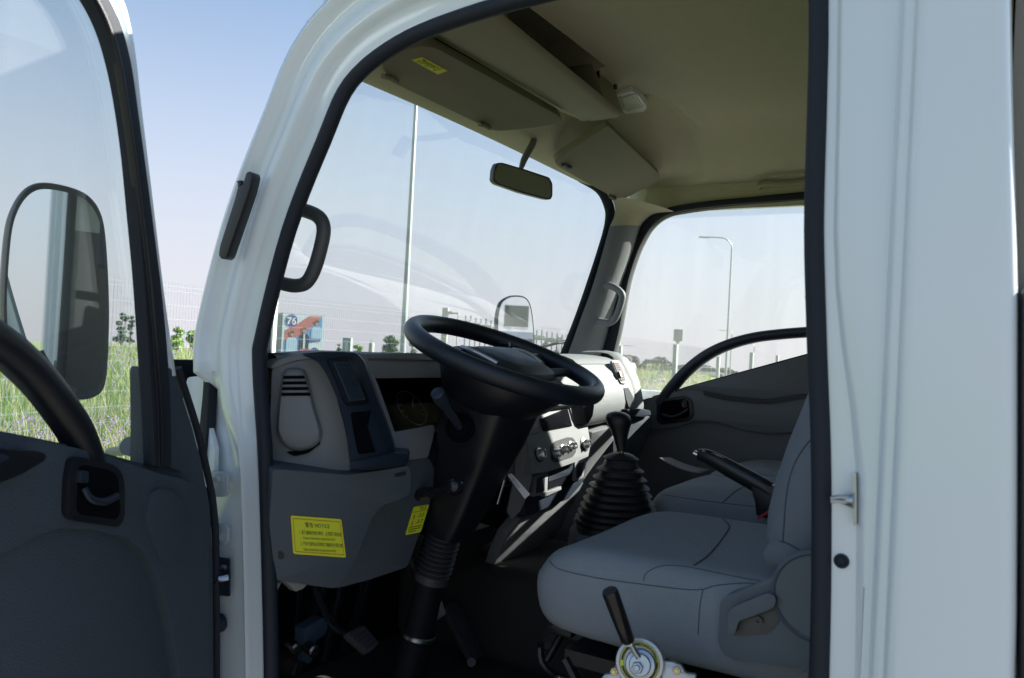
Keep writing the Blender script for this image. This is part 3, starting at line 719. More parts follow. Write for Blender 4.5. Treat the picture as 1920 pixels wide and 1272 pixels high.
D('knee_panel', [(1150, 782), (1180, 779), (1222, 782), (1222, 800), (1200, 850), (1150, 860)], Plane((1.45, .965, 1.52), (-.1, -.95, -.1)), .05, GRL, r=.004, bevel=.004)

# ================================================================ STEERING
WC = V((.43, .872, 1.727)); tw = .331
WN = V((0, -math.sin(tw), math.cos(tw))); WU = V((1, 0, .017)).normalized(); WU = (WU-WN*WU.dot(WN)).normalized(); WV = WN.cross(WU)
def wp(a, b, h=0): return WC+WU*a+WV*b+WN*h
LEA = mat('wheel_rim_vinyl', (.008, .013, .022), .36, bump=.35, bscale=700)
mb = MB(); rows = []
for k in range(72):
    a = 2*math.pi*k/72; c = wp(.2017*math.cos(a), .2017*math.sin(a)); rd = (WU*math.cos(a)+WV*math.sin(a))
    rows.append([c+rd*.0182*math.cos(b)+WN*.0198*math.sin(b) for b in [2*math.pi*j/16 for j in range(16)]])
mb.loft(rows, cu=True, cv=True); sw = mb.build('steering_wheel', LEA, TR)
def on(par, name, m, mb, label=None, **k):
    o = mb.build(name, m, None, **k); link(o, par)
    if label: o['label'] = label
    return o
# airbag pad with a domed top, spokes to both sides, silver trims
pad = [(-.085, .058), (.085, .058), (.112, .034), (.108, -.03), (.075, -.095), (-.075, -.095), (-.108, -.03), (-.112, .034)]
pc = catm([wp(a, b, 0) for a, b in pad], 4, True); cc = wp(0, -.01, 0)
mb = MB(); rows = []
for s_, h in ((.9, -.05), (1.0, -.035), (1.02, -.012), (.99, .012), (.90, .028), (.68, .038), (.3, .042), (.05, .042)):
    rows.append([cc+(p-cc)*s_+WN*(h-.027) for p in pc])
mb.loft(rows, cu=True, cap=True); on(sw, 'horn_pad', DKP, mb)
for sx in (-1, 1):
    for b0, b1, ex in ((.012, .018, .188), (-.055, -.07, .176)):
        mb = MB(); rows = []
        for t in range(9):
            q = t/8; a = sx*(.07+(ex-.07)*q); b = b0+(b1-b0)*q; wd = .030-.013*q if b0 > 0 else .016-.004*q; h = -.012+.008*q
            rows.append([wp(a, b+wd*math.cos(e), h+.009*math.sin(e)) for e in [2*math.pi*j/12 for j in range(12)]])
        mb.loft(rows, cu=True, cap=True); on(sw, 'spoke', DKP, mb)
    mb = MB(); mb.tube(catm([wp(sx*.100, .046, .004), wp(sx*.107, .02, .008), wp(sx*.104, -.01, .008), wp(sx*.094, -.04, .004)], 5), .0045, 8, flat=1.3); on(sw, 'spoke_trim', SIL, mb)
# generic emblem (two bars crossing) in relief
mb = MB(); mb.tube([wp(-.022, .012, .029), wp(.022, -.010, .0295)], .0016, 6); mb.tube([wp(-.018, -.012, .0295), wp(.020, .014, .029)], .0016, 6); on(sw, 'pad_emblem', BLK, mb)
for k in range(3):
    on(sw, 'switch_button', SIL, MB().box(wp(.135+.016*k, .02, .002), (.010, .008, .006), Matrix((WU, WV, WN)).transposed()), bevel=.0015)
# hub cone + column shroud
mb = MB(); rows = []
def rr_(c, ux, uy, w_, h_, n=28, p=3.2):
    out = []
    for k in range(n):
        a = 2*math.pi*k/n; ca, sa = math.cos(a), math.sin(a)
        out.append(c+ux*w_*abs(ca)**(2/p)*(1 if ca > 0 else -1)+uy*h_*abs(sa)**(2/p)*(1 if sa > 0 else -1))
    return out
AX = -WN
for d, w_, h_, sh in ((.012, .120, .110, -.01), (.022, .140, .130, -.01), (.045, .138, .128, -.012), (.075, .122, .112, -.008), (.098, .106, .096, 0), (.103, .100, .090, 0)):
    rows.append(rr_(WC+AX*d+WV*sh, WU, WV, w_, h_, p=2.4))
mb.loft(rows, cu=True, cap=True); hubo = part('wheel_hub', BLK, mb)
mb = MB(); rows = []
for d, w_, h_, sh, sx in ((.075, .10, .085, .0, .01), (.10, .094, .086, .0, .004), (.17, .083, .076, -.005, .004), (.25, .066, .062, -.010, .0), (.32, .053, .052, -.012, -.004), (.37, .050, .048, -.01, -.004), (.40, .045, .042, -.008, -.004)):
    rows.append(rr_(WC+AX*d+WV*sh+WU*sx, WU, WV, w_, h_, 40, p=5.5))
mb.loft(rows, cu=True, cap=True); cs = part('column_shroud', BLK, mb, ang=50)
mb = MB(); c = PX(862, 802, .332)
link(MB().lathe(c, (-.9, -.4, .1), [(.030, -.03), (.030, .002), (.024, .006), (.022, .002), (.0, .0)], 28, cap=False).build('lock_boss', VOID, None), cs)
for a, b in ((925, 853), (946, 850)):
    link(MB().lathe(PX(a, b, .50), (-.5, -.8, 0), [(.003, -.002), (.003, .002), (0, .003)], 10, cap=False).build('screw', STL, None), cs)
# stalk with round end, seen beside the gauges; trailer / exhaust-brake lever with ball below
mb = MB(); e = PX(820, 737, .235); s0 = PX(862, 800, .33); mb.tube([s0, e+(s0-e)*.25], .009, 12); mb.lathe(e, (s0-e), [(0, -.003), (.0135, 0), (.015, .012), (.013, .03), (.010, .05)], 20, cap=False)
link(mb.build('wiper_stalk', mat('stalk_blue', (.02, .028, .045), .3), None), cs)
mb = MB(); kb = PX(853, 912, .30); k0 = PX(800, 925, .33)
rows = [(0, -.018)]+[(.018*math.sin(a), -.018*math.cos(a)) for a in [R(20*k) for k in range(1, 9)]]+[(.006, .02), (.006, .03)]
mb.lathe(kb, (k0-kb), rows, 20, cap=False); mb.tube([kb+(k0-kb)*.3, k0], .0055, 10); mb.cyl(k0+(k0-kb)*.3, k0-(k0-kb)*.12, .012)
link(mb.build('ball_lever', mat('ball_black', (.01, .012, .018), .15), None), cs)
# boot with rings, lower column tube, cover
b0 = WC+AX*.395; b1 = V((.42, 1.035, 1.20)); b2 = V((.40, 1.07, .95))
def bend(t): return b0.lerp(b1, t)
prof = []
ax1 = (b1-b0); L = ax1.length; n = 9
for k in range(n):
    h = L*(.02+.62*k/n); prof += [(.031, h), (.041, h+L*.62/n*.45), (.041, h+L*.62/n*.55)]
prof += [(.034, L*.66), (.038, L*.66+.002), (.038, L*.78), (.033, L*.79)]
mb = MB(); mb.lathe(b0, ax1, prof, 28); part('column_boot', mat('boot_rubber', (.035, .036, .042), .5), mb, ang=30)
mb = MB(); rows = []
for t, r_ in ((0, .033), (.1, .034), (.5, .037), (.8, .042), (1, .05)):
    c = b0.lerp(b1, .72).lerp(b2, t); rows.append(rr_(c, V((1, 0, 0)), V((0, 1, .2)), r_, r_*.8, p=2.3))
mb.loft(rows, cu=True, cap=True); part('column_cover', mat('cover_black', (.006, .007, .009), .7, spec=.2), mb)
mb = MB(); c = b0.lerp(b1, .72).lerp(b2, .42); mb.lathe(c, b2-b0, [(.0365, 0), (.0385, .002), (.0385, .009), (.0365, .011)], 28, cap=False); part('hose_clamp', STL, mb)
# key with tag hanging from the shroud
key = thing('key_tag', 'pale blue paper tag and key hanging below the steering column', 'key', PX(945, 890, .56))
kk = MB(); k1 = PX(948, 893, .56); kk.tube(catm([k1, PX(958, 905, .56), PX(950, 912, .56), PX(944, 905, .56), k1], 5), .0012, 6); kk.tube([PX(947, 900, .56), PX(934, 945, .56)], .0055, 10, flat=.5); kk.lathe(PX(950, 884, .55), (-.4, -.9, 0), [(.006, -.01), (.006, .004), (0, .005)], 12, cap=False)
link(kk.build('key', STL, None), key)
tc_ = [PX(a, b, .56) for a, b in ((951, 891), (959, 888), (994, 927), (984, 936))]
tn = ((tc_[1]-tc_[0]).cross(tc_[3]-tc_[0])).normalized()
link(MB().prism(fillet(tc_, .002), tn*.0008).build('tag', PAP, None, False), key)
tx = (tc_[3]-tc_[0]); ty = (tc_[1]-tc_[0]); sgn = 1 if (CAM-tc_[0]).dot(tn) > 0 else -1
ik = MB()
for k in range(4):
    p = tc_[0]+tx*.16+ty*(.2+.17*k)+tn*(.0012 if sgn > 0 else -.0004); ik.prism([p, p+tx*.42, p+tx*.42+ty*.06, p+ty*.06], tn*.0001)
link(ik.build('tag_print', mat('tag_ink', (.25, .28, .4), .6), None, False), key)

# pedals
PDL = mat('pedal_rubber', (.035, .036, .04), .7)
def pedal(name, px, P, m=PDL, ribs=5):
    o = plate(name, px, P, .014, m, TR, r=.008, bevel=.003); c = [P.at(a, b, .003) for a, b in px]
    for k in range(ribs):
        t = (k+.7)/(ribs+.4); a = c[0].lerp(c[3], t); b = c[1].lerp(c[2], t)
        link(MB().tube([a.lerp(b, .12), a.lerp(b, .88)], .0022, 6).build('tread_rib', m, None), o)
    return o
PP1 = Plane((.3, 1.09, 1.14), (0, -.80, .6))
pc_ = pedal('clutch_pedal', [(648, 1188), (682, 1172), (712, 1206), (690, 1226)], PP1)
link(MB().tube(catm([PP1.at(676, 1195, -.02), V((.29, 1.20, 1.15)), V((.28, 1.30, 1.35))], 5), .009, 8).build('pedal_arm', BLK, None), pc_)
PP2 = Plane((.64, 1.14, 1.09), (-.1, -.85, .5))
pb_ = pedal('brake_pedal', [(820, 1128), (828, 1125), (837, 1152), (814, 1166)], PP2, mat('pale_pedal', (.30, .30, .27), .6), 4)  # this pedal is paler than the other two
link(MB().tube(catm([PP2.at(822, 1150, -.02), V((.66, 1.22, 1.12)), V((.64, 1.32, 1.32))], 5), .009, 8).build('pedal_arm', BLK, None), pb_)
PP3 = Plane((.78, 1.12, 1.0), (-.05, -.80, .6))
pa_ = pedal('accelerator_pedal', [(832, 1140), (852, 1126), (910, 1228), (886, 1242)], PP3, PDL, 0)
for k in range(5):
    a = PP3.at(845+3.4*k, 1140-1.8*k, .002); b = PP3.at(884+3.8*k, 1215-1.8*k, .002)
    link(MB().tube([a, b], .0013, 6).build('tread_rib', PDL, None), pa_)
link(MB().cyl(PP3.at(884, 1242, .01), PP3.at(884, 1242, -.02), .011).build('pedal_pivot', BLK, None), pa_)
# wiring and brackets under the dash
cab = MB()
for k in range(10):
    x = .10+.045*k; a = V((x, 1.2, 1.34+random.uniform(-.02, .03))); b = V((x+random.uniform(-.05, .06), 1.24, 1.2+random.uniform(-.05, .05))); c = V((x+random.uniform(-.03, .1), 1.3, 1.0))
    cab.tube(catm([a, b, c], 6), random.choice((.004, .006, .009)), 8)
part('wiring_loom', BLK, cab)
mb = MB(); mb.prism([PX(a, b, .13) for a, b in ((514, 1098), (528, 1092), (518, 1112), (514, 1118))], (.01, .01, 0)); mb.prism([PY(a, b, 1.14) for a, b in ((536, 1090), (578, 1094), (570, 1104), (556, 1110), (545, 1100))], (0, .02, 0)); part('fuse_connector', mat('natural_connector', (.45, .46, .46), .5), mb, bevel=.002)
mb = MB(); mb.prism([PY(a, b, 1.16) for a, b in ((571, 1180), (606, 1158), (616, 1170), (612, 1190), (594, 1202), (586, 1240), (578, 1246), (574, 1225))], (0, .03, 0)); part('blue_connector', mat('blue_connector_plastic', (.018, .04, .07), .7), mb, bevel=.003)
mb = MB()
for a, b in ((557, 1218), (590, 1222)): mb.lathe(PY(a, b, 1.13), (-.3, -.9, 0), [(.012, -.03), (.012, 0), (.008, .003), (0, .003)], 16, cap=False)
part('harness_plug', mat('dark_metal', (.15, .15, .15), .25, 1), mb)
mb = MB(); mb.prism([PY(a, b, 1.16) for a, b in ((916, 1022), (935, 1018), (942, 1030), (930, 1046), (916, 1040))], (0, .03, 0)); mb.box((.80, 1.24, 1.2), (.22, .12, .10)); part('heater_box', mat('heater_plastic', (.03, .03, .032), .5), mb, bevel=.004)
mb = MB(); mb.box((.98, 1.05, 1.05), (.42, .72, .26)); part('engine_tunnel', mat('tunnel_mat', (.018, .017, .016), .8, bump=.8, bscale=200), mb, bevel=.05, seg=4)

# ================================================================ GEAR LEVER
gx = .85
def gl_(px, py): return PX(px, py, gx)
kt = gl_(1158, 772); kb_ = gl_(1166, 845)
ax = (kt-kb_)
mb = MB(); rows = []
for t, w_, h_ in ((0, .0125, .013), (.12, .0145, .015), (.35, .018, .018), (.58, .0255, .023), (.72, .0315, .027), (.84, .0315, .027), (.92, .028, .024), (.97, .020, .018), (1.0, .008, .008)):
    c = kb_+ax*t-V((0, 0, 0)); rows.append(rr_(c, V((.35, -.94, 0)), V((.94, .35, 0)), w_, h_, 20, 2.4))
mb.loft(rows, cu=True, cap=True); gs = part('gear_lever', BLK, mb)
link(MB().cyl(kb_+V((0, 0, .01)), kb_-V((0, 0, .02)), .006, 12).build('lever_rod', mat('brass_rod', (.35, .3, .12), .4, 1), None), gs)
bt = gl_(1165, 853); bb = V((.84, .775, 1.33))
mb = MB(); rows = []; n = 9
A = bb-bt
for k in range(n+1):
    t = k/n; t = t**.8
    for dt, g_ in ((0, .86), (.05, 1.04), (.058, 1.04), (.075, .86)):
        q = min(1, t+dt*(.9-.35*t)); w_ = (.036+.066*q**.8)*g_
        rows.append(rr_(bt+A*q, V((.5, -.86, 0)), V((.86, .5, 0)), w_, w_*.9, 28, 3.0))
rows = [rr_(bt+V((0, 0, .004)), V((.5, -.86, 0)), V((.86, .5, 0)), .020, .018, 28, 3)]+rows+[rr_(bb+V((0, 0, -.03)), V((.5, -.86, 0)), V((.86, .5, 0)), .100, .09, 28, 3)]
mb.loft(rows, cu=True, cap=True); link(mb.build('lever_boot', mat('boot_black', (.012, .012, .014), .55), None, ang=30), gs)
mb = MB(); rows = [rr_(bb+V((0, 0, h)), V((.5, -.86, 0)), V((.86, .5, 0)), w_, w_*.95, 28, 5) for h, w_ in ((-.015, .10), (-.03, .112), (-.25, .13))]
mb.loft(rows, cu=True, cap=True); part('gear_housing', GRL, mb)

# ================================================================ SEATS
def cushion(name, m, par, x0, x1, y0, y1, z0, zt, bol=.02, rad=.06, label=None, nose=.0, tilt=0):
    """seat cushion: superellipse plan, domed top with side bolsters and a hollow"""
    cx, cy = (x0+x1)/2, (y0+y1)/2; a, b = (x1-x0)/2, (y1-y0)/2
    NU, NV = 44, 22; mb = MB(); rows = []
    prof = [(.90, 0), (.955, .012), (.985, .035), (1.0, .07), (1.0, .10)]
    H = zt-z0
    lv = [(.88, 0), (.95, .08), (.985, .22), (1.0, .42), (1.0, .58), (.985, .74), (.95, .87), (.90, .95), (.82, .985), (.70, 1.0), (.55, 1.0), (.38, .995), (.2, .99), (.03, .99)]
    for s_, h in lv:
        row = []
        for k in range(NU):
            t = 2*math.pi*k/NU; ca, sa = math.cos(t), math.sin(t); p = 5.0
            ux_ = abs(ca)**(2/p)*(1 if ca > 0 else -1); uy_ = abs(sa)**(2/p)*(1 if sa > 0 else -1)
            x = cx+a*s_*ux_; y = cy+b*s_*uy_
            z = z0+H*h
            if h > .6:
                e = abs(ux_*s_); z += bol*(max(0, e-.45)/.4)**1.5*(1 if e < .85 else max(0, 1-(e-.85)/.15)) - bol*.4*(1-e)
                z -= tilt*(cy+b-y)
                f = max(0, (uy_*s_-.55)/.45); z -= nose*f*f
            else: z -= tilt*(cy+b-y)*h
            row.append(V((x, y, z)))
        rows.append(row)
    mb.loft(rows, cu=True, cap=True)
    o = mb.build(name, m, par, sub=1, ang=180)
    if label: o['label'] = label
    return o
SX0, SX1, SY0, SY1, SZ0, SZT = .235, .745, .10, .715, 1.25, 1.405
seat = cushion('seat_cushion', FAB, TR, SX0, SX1, SY0, SY1, SZ0, SZT, bol=.010, nose=.035, tilt=-.01, label='pale grey fabric cushion of the driver seat')
# seams traced on the cushion: raycast against its real surface
def surf(o):
    bpy.context.view_layer.update(); dg = bpy.context.evaluated_depsgraph_get(); ev = o.evaluated_get(dg); mw = wm(o); inv = mw.inverted()
    def f(px, py, off=.0004):
        d = ray(px, py); a = inv @ CAM; b = (inv.to_3x3() @ d).normalized()
        ok, loc, nor, idx = ev.ray_cast(a, b)
        if not ok: return None
        return mw @ (loc+nor*off)
    return f
def seam(par, fn, pts, r=.0008, m=SEAM, name='seam', n=6):
    P = [fn(*p) for p in [tuple(q) for q in catm([V((a, b, 0)) for a, b in pts], n) and [(q.x, q.y) for q in catm([V((a, b, 0)) for a, b in pts], n)]]]
    P = [p for p in P if p is not None]
    if len(P) > 2: link(MB().tube(P, r, 6).build(name, m, None), par)
fs = surf(seat)
seam(seat, fs, [(1031, 1052), (1050, 1068), (1120, 1084), (1205, 1096), (1290, 1106), (1318, 1105)])
seam(seat, fs, [(1318, 1106), (1312, 1140), (1309, 1190)])
seam(seat, fs, [(1207, 1090), (1212, 1075), (1240, 1062), (1285, 1063), (1360, 1078), (1440, 1093)])
seam(seat, fs, [(1300, 1062), (1330, 1040), (1362, 1000), (1366, 985), (1345, 966)], r=.0016)
seam(seat, fs, [(1318, 1106), (1345, 1098), (1400, 1094), (1450, 1098)])
ST2 = mat('stitch_light', (.30, .31, .34), .9)
for q in ([(1060, 1048), (1085, 1070), (1104, 1048)], [(1106, 1075), (1135, 1055), (1162, 1085)], [(1124, 1072), (1130, 1082)], [(1170, 1084), (1200, 1066)], [(1124, 1072), (1180, 1076), (1215, 1076)]):
    P = [fs(a, b, .0003) for a, b in q]
    P = [p for p in P if p]
    if len(P) > 1: link(MB().tube(P, .0005, 5).build('stitching', ST2, None), seat)
for k in range(6):
    x0 = 1175+26*k; P = [fs(x0+t*95, 968+12*(k % 2)+t*70, .0003) for t in [q/8 for q in range(9)]]
    P = [p for p in P if p]
    if len(P) > 2: link(MB().tube(P, .0005, 5).build('stitching', ST2, None), seat)
# backrest
mb = MB(); rows = []
for z, y, d, w_ in ((1.40, .28, .10, .20), (1.43, .31, .115, .225), (1.50, .315, .12, .24), (1.62, .285, .12, .245), (1.76, .235, .115, .24), (1.90, .185, .10, .235), (2.02, .145, .09, .21), (2.08, .125, .07, .17)):
    c = V((.49, y-d, z)); rows.append(rr_(c, V((1, 0, 0)), V((0, 1, 0)), w_, d, 36, 3.4))
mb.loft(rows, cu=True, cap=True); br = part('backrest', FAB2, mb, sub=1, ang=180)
fb = surf(br)
seam(br, fb, [(1528, 815), (1495, 860), (1476, 920), (1468, 1018)], r=.0013)
seam(br, fb, [(1446, 1022), (1468, 1016), (1500, 1032), (1528, 1045)], r=.0015)
mb = MB(); rows = []
for t in range(9):
    q = t/8; z = 1.452+.012*math.sin(q*6); rows.append(rr_(V((.27+.40*q, .225, z)), V((0, 1, 0)), V((0, 0, 1)), .065, .028, 16, 2.3))
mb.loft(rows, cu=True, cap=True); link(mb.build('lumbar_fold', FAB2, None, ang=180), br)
# recliner side cover
PRC = Plane((.215, .3, 1.4), (-1, 0, 0))
rc = plate('recliner_cover', [(1350, 1128), (1362, 1118), (1420, 1102), (1448, 1090), (1455, 1072), (1470, 1055), (1500, 1047), (1560, 1047), (1560, 1258), (1500, 1254), (1372, 1238), (1352, 1222), (1346, 1200)], PRC, .05, mat('recliner_plastic', (.10, .125, .15), .5, bump=.4, bscale=900), TR, r=.012, bevel=.008, seg=3)
rcm = MATS['recliner_plastic']
def R2(name, px, th, off, m=rcm, r=.006, bv=.004):
    link(plate(name, px, PRC, th, m, None, off=off, r=r, bevel=bv), rc)
c = PRC.at(1535, 1118, .0)
link(MB().lathe(c, (-1, 0, 0), [(.066, -.01), (.066, .006), (.061, .011), (.058, .008), (.0, .008)], 40, cap=False).build('pivot_disc', rcm, None), rc)
R2('recliner_lever', [(1364, 1190), (1364, 1150), (1376, 1138), (1440, 1112), (1454, 1118), (1455, 1132), (1448, 1142), (1384, 1166), (1378, 1190)], .014, .018)
R2('lever_pocket', [(1376, 1180), (1382, 1168), (1448, 1143), (1462, 1148), (1460, 1168), (1438, 1190), (1372, 1192)], .003, .002, mat('pocket_dark', (.09, .09, .09), .6), .004, .001)
c = PRC.at(1423, 1163, .004); link(MB().lathe(c, (-1, 0, 0), [(.006, 0), (.006, .004), (.003, .004), (.003, .001), (0, .001)], 16, cap=False).build('screw', MATS['pocket_dark'], None), rc)
# seat frame, slide rails
mb = MB(); mb.box((.49, .36, 1.215), (.44, .52, .025)); mb.box((.49, .30, 1.12), (.40, .50, .03))
for x in (.27, .71): mb.box((x, .36, 1.155), (.035, .56, .03)); mb.tube([V((x, .62, 1.21)), V((x, .50, 1.05)), V((x, .3, 1.05))], .010, 8)
mb.tube(catm([V((.27, .655, 1.225)), V((.30, .685, 1.21)), V((.30, .67, 1.17)), V((.36, .60, 1.12))], 4), .007, 8); part('seat_frame', BLK, mb)
mb = MB(); mb.prism([V((.26, .64, .93)), V((.26, .52, 1.20)), V((.26, .05, 1.20)), V((.26, .05, .93))], (.44, 0, 0)); part('seat_plinth', mat('plinth_dark', (.012, .012, .013), .6), mb, bevel=.006)
mb = MB(); mb.prism([PX(a, b, .60) for a, b in ((1018, 1200), (1036, 1140), (1060, 1150), (1040, 1215))], (.015, 0, 0)); part('seat_bracket', BLK, mb)
mb = MB(); c0 = PX(1058, 1182, .45); mb.box(c0, (.04, .05, .012)); mb.tube([c0, PX(1024, 1240, .42)], .008, 8); part('slide_handle', BLK, mb, bevel=.002)
# low raised bulkhead floor on the near side where the lever is bolted
mb = MB(); mb.box((.15, .30, 1.08), (.16, .44, .30)); part('side_sill_trim', mat('sill_grey', (.03, .035, .04), .45, bump=.4, bscale=300), mb, bevel=.015, seg=3)
# middle + passenger seats
s2 = cushion('seat_cushion', FAB, TR, .905, 1.265, .10, .755, 1.25, 1.425, bol=.004, nose=.030, tilt=-.05, label='grey fabric cushion of the middle seat behind the handbrake')
s3 = cushion('seat_cushion', FAB, TR, 1.285, 1.66, .10, .74, 1.25, 1.43, bol=.004, nose=.025, tilt=-.04, label='grey fabric cushion of the seat nearest the passenger door')
f2 = surf(s2)
seam(s2, f2, [(1226, 925), (1290, 935), (1360, 944), (1415, 950)])
seam(s2, f2, [(1355, 943), (1375, 925), (1393, 914)], r=.0016)
seam(s2, f2, [(1250, 890), (1300, 888), (1400, 900), (1465, 915)])
mb = MB(); rows = []
for z, y, d, w_ in ((1.38, .22, .08, .30), (1.50, .20, .09, .31), (1.75, .14, .08, .31), (1.95, .08, .06, .28)):
    rows.append(rr_(V((1.25, y-d, z)), V((1, 0, 0)), V((0, 1, 0)), w_, d, 32, 4))
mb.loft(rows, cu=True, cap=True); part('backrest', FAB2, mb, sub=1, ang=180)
mb = MB(); mb.box((1.25, .45, 1.08), (.6, .6, .28)); part('bench_base', BLK, mb, bevel=.02)
# booklet lying on the bench
bk = MB(); rows = []
for i in range(9):
    t = i/8; x = 1.30+.10*t
    rows.append([V((x-.12, .80-.12*s_, 1.425+.03*(1-s_)**2*(1-.3*t)+.004)) for s_ in [k/6 for k in range(7)]])
bk.loft(rows); paper = bk.build('leaflet', mat('leaflet_print', (.16, .13, .13), .5, var=.5, vscale=40), None)
sm = paper.modifiers.new('t', 'SOLIDIFY'); sm.thickness = .002
tag(paper, 'curled printed leaflet lying on the passenger bench behind the handbrake', 'leaflet')
# handbrake
hx = .86
def hb(a, b): return PX(a, b, hx)
pts = [hb(1309, 853), hb(1330, 858), hb(1370, 880), hb(1410, 902), hb(1440, 920), hb(1458, 940)]
rad = [.0135, .018, .021, .0215, .021, .019]
mb = MB(); P = catm(pts, 5); rad2 = [rad[min(int(i/5), 4)]*(1-(i % 5)/5)+rad[min(int(i/5)+1, 5)]*((i % 5)/5) for i in range(len(P))]
mb.tube(P, rad2, 16, flat=.75); hbo = part('handbrake', mat('handbrake_grip', (.02, .022, .026), .3, bump=.2), mb)
link(MB().cyl(hb(1301, 850), hb(1312, 855), .0078, 18).build('release_button', CHR, None), hbo)
link(MB().tube(catm([hb(1318, 846), hb(1345, 854), hb(1380, 874), hb(1420, 898), hb(1456, 914)], 5), .005, 8, flat=2).build('grip_insert', SIL, None), hbo)
link(MB().prism([hb(a, b)+V((-.015, 0, 0)) for a, b in ((1408, 905), (1462, 912), (1462, 960), (1440, 972), (1420, 965), (1418, 940))], (.03, 0, 0)).build('lever_arm', BLK, None, bevel=.004), hbo)
link(MB().prism([hb(a, b)+V((-.017, 0, 0)) for a, b in ((1422, 968), (1450, 952), (1452, 955), (1426, 972))], (.034, 0, 0)).build('red_mark', mat('red_paint', (.45, .02, .03), .4), None), hbo)

# ================================================================ POWER TAKE-OFF LEVER (bolted by the seat)
PT = Plane((.105, .42, 1.31), (-.93, -.25, .27)); tn_ = PT.n
pc0 = PT.at(1199, 1243); ptx = (PT.at(1260, 1243+0)-pc0).normalized(); pty = tn_.cross(ptx); pty = pty if pty.z > 0 else -pty
u_ = (PT.at(1299, 1243)-pc0).length/100      # metres per pixel here
print('pto px', u_, pc0)
def pt(a, b, h=0): return pc0+(ptx*(a-1199)-pty*(b-1243))*u_+tn_*h
mb = MB()
rows = [[pt(1199+r_*math.cos(a)*1.02, 1243+r_*math.sin(a), h) for a in [2*math.pi*k/48 for k in range(48)]] for r_, h in ((46, -.03), (46, -.004), (44, .0), (38, .001), (37, -.002), (30, -.003), (5, -.003))]
mb.loft(rows, cu=True, cap=True)
pto = part('power_takeoff_lever', ALU, mb, ang=40); pto['label'] = 'round cast metal power take-off lever with black grip'
link(MB().prism([pt(a, b, -.03) for a, b in ((1120, 1275), (1128, 1264), (1142, 1263), (1148, 1250), (1160, 1246), (1160, 1300), (1120, 1300))], tn_*.022).build('mounting_ear', ALU, None, bevel=.003), pto)
link(MB().prism([pt(a, b, -.03) for a, b in ((1236, 1240), (1262, 1242), (1276, 1248), (1284, 1262), (1303, 1264), (1303, 1272), (1240, 1300))], tn_*.022).build('mounting_ear', ALU, None, bevel=.003), pto)
yr = MB(); rows = [[pt(1199+r_*math.cos(a), 1243+r_*math.sin(a), h) for a in [2*math.pi*k/48 for k in range(48)]] for r_, h in ((37, -.0022), (36.5, -.0005), (31, -.0005), (30, -.002))]
yr.loft(rows, cu=True); link(yr.build('scale_ring', YEL, None), pto)
yr = MB(); rows = [[pt(1199+r_*math.cos(a), 1243+r_*math.sin(a), -.0002) for a in [math.pi*(-.95+1.9*k/47) for k in range(48)]] for r_ in (35.4, 31.4)]
yr.loft(rows); link(yr.build('scale_band', INK, None), pto)
word = 'ON  OPERATION  OFF'
for i, ch in enumerate(word):
    if ch == ' ': continue
    a = R(-118+i*9.5); ce = pt(1199+31.9*math.cos(a), 1243+31.9*math.sin(a), .0002)
    rx_ = ((-ptx*math.sin(a))*1-pty*math.cos(a)).normalized(); ry_ = (ptx*math.cos(a)-pty*math.sin(a)).normalized()
    text('scale_letter', ch, YEL, pto, ce, rx_, ry_, .0042, 'CENTER')
hubp = MB(); rows = [[pt(1201+r_*math.cos(a), 1246+r_*math.sin(a), h) for a in [2*math.pi*k/36 for k in range(36)]] for r_, h in ((29, -.003), (29, .004), (27, .006), (21, .007), (20.5, .013), (19, .014), (0.1, .014))]
hubp.loft(rows, cu=True); link(hubp.build('pivot_plate', STL, None), pto)
def hexnut(c, r, h, m=STL, par=pto):
    link(MB().lathe(c, tn_, [(r, 0), (r, h*.8), (r*.86, h), (r*.55, h), (r*.55, h*1.7), (r*.45, h*1.8), (0, h*1.8)], 6 if r > .002 else 12, cap=False).build('nut', m, None, smooth=False), par)
hexnut(pt(1197, 1250, .013), .0085, .009)
for a, b in ((1149, 1259), (1268, 1257)): hexnut(pt(a, b, -.006), .006, .006, mat('yellow_zinc', (.6, .5, .25), .35, 1))
link(MB().tube([pt(1200, 1232, .016), pt(1194, 1222, .02), pt(1185, 1202, .026)], .0042, 10).build('lever_rod', STL, None), pto)
link(MB().box(pt(1185, 1205, .026), (.011, .011, .010), Matrix((ptx, pty, tn_)).transposed()).build('rod_nut', STL, None, bevel=.001), pto)
g0 = pt(1184, 1202, .027); g1 = PX(1143, 1108, .045)
link(MB().lathe(g0, g1-g0, [(.0092, 0), (.0100, .002), (.0112, .04), (.0118, (g1-g0).length-.003), (.0105, (g1-g0).length), (0, (g1-g0).length)], 28).build('lever_grip', mat('gloss_grip', (.01, .01, .011), .22), None), pto)

# ================================================================ PASSENGER DOOR (closed, far side)
PF = Plane((1.68, 0, 0), (-1, 0, 0))
def FD(name, px, th, m, off=0, par=None, r=.006, bv=.003, **k): 
    o = plate(name, px, PF, th, m, par or pdoor, off=off, r=r, bevel=bv, **k); return o
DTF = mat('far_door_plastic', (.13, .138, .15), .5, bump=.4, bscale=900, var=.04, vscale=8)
pdoor = plate('passenger_door', [(1150, 770), (1195, 754), (1245, 742), (1287, 727), (1400, 697), (1522, 664), (1600, 642), (1600, 1150), (1150, 1150)], PF, .07, DTF, TR, r=.004, bevel=.005)
FD('window_ledge', [(1195, 752), (1245, 740), (1287, 725), (1522, 661), (1600, 640), (1600, 646), (1522, 668), (1288, 732), (1246, 746), (1195, 758)], .03, RUB, off=-.012)
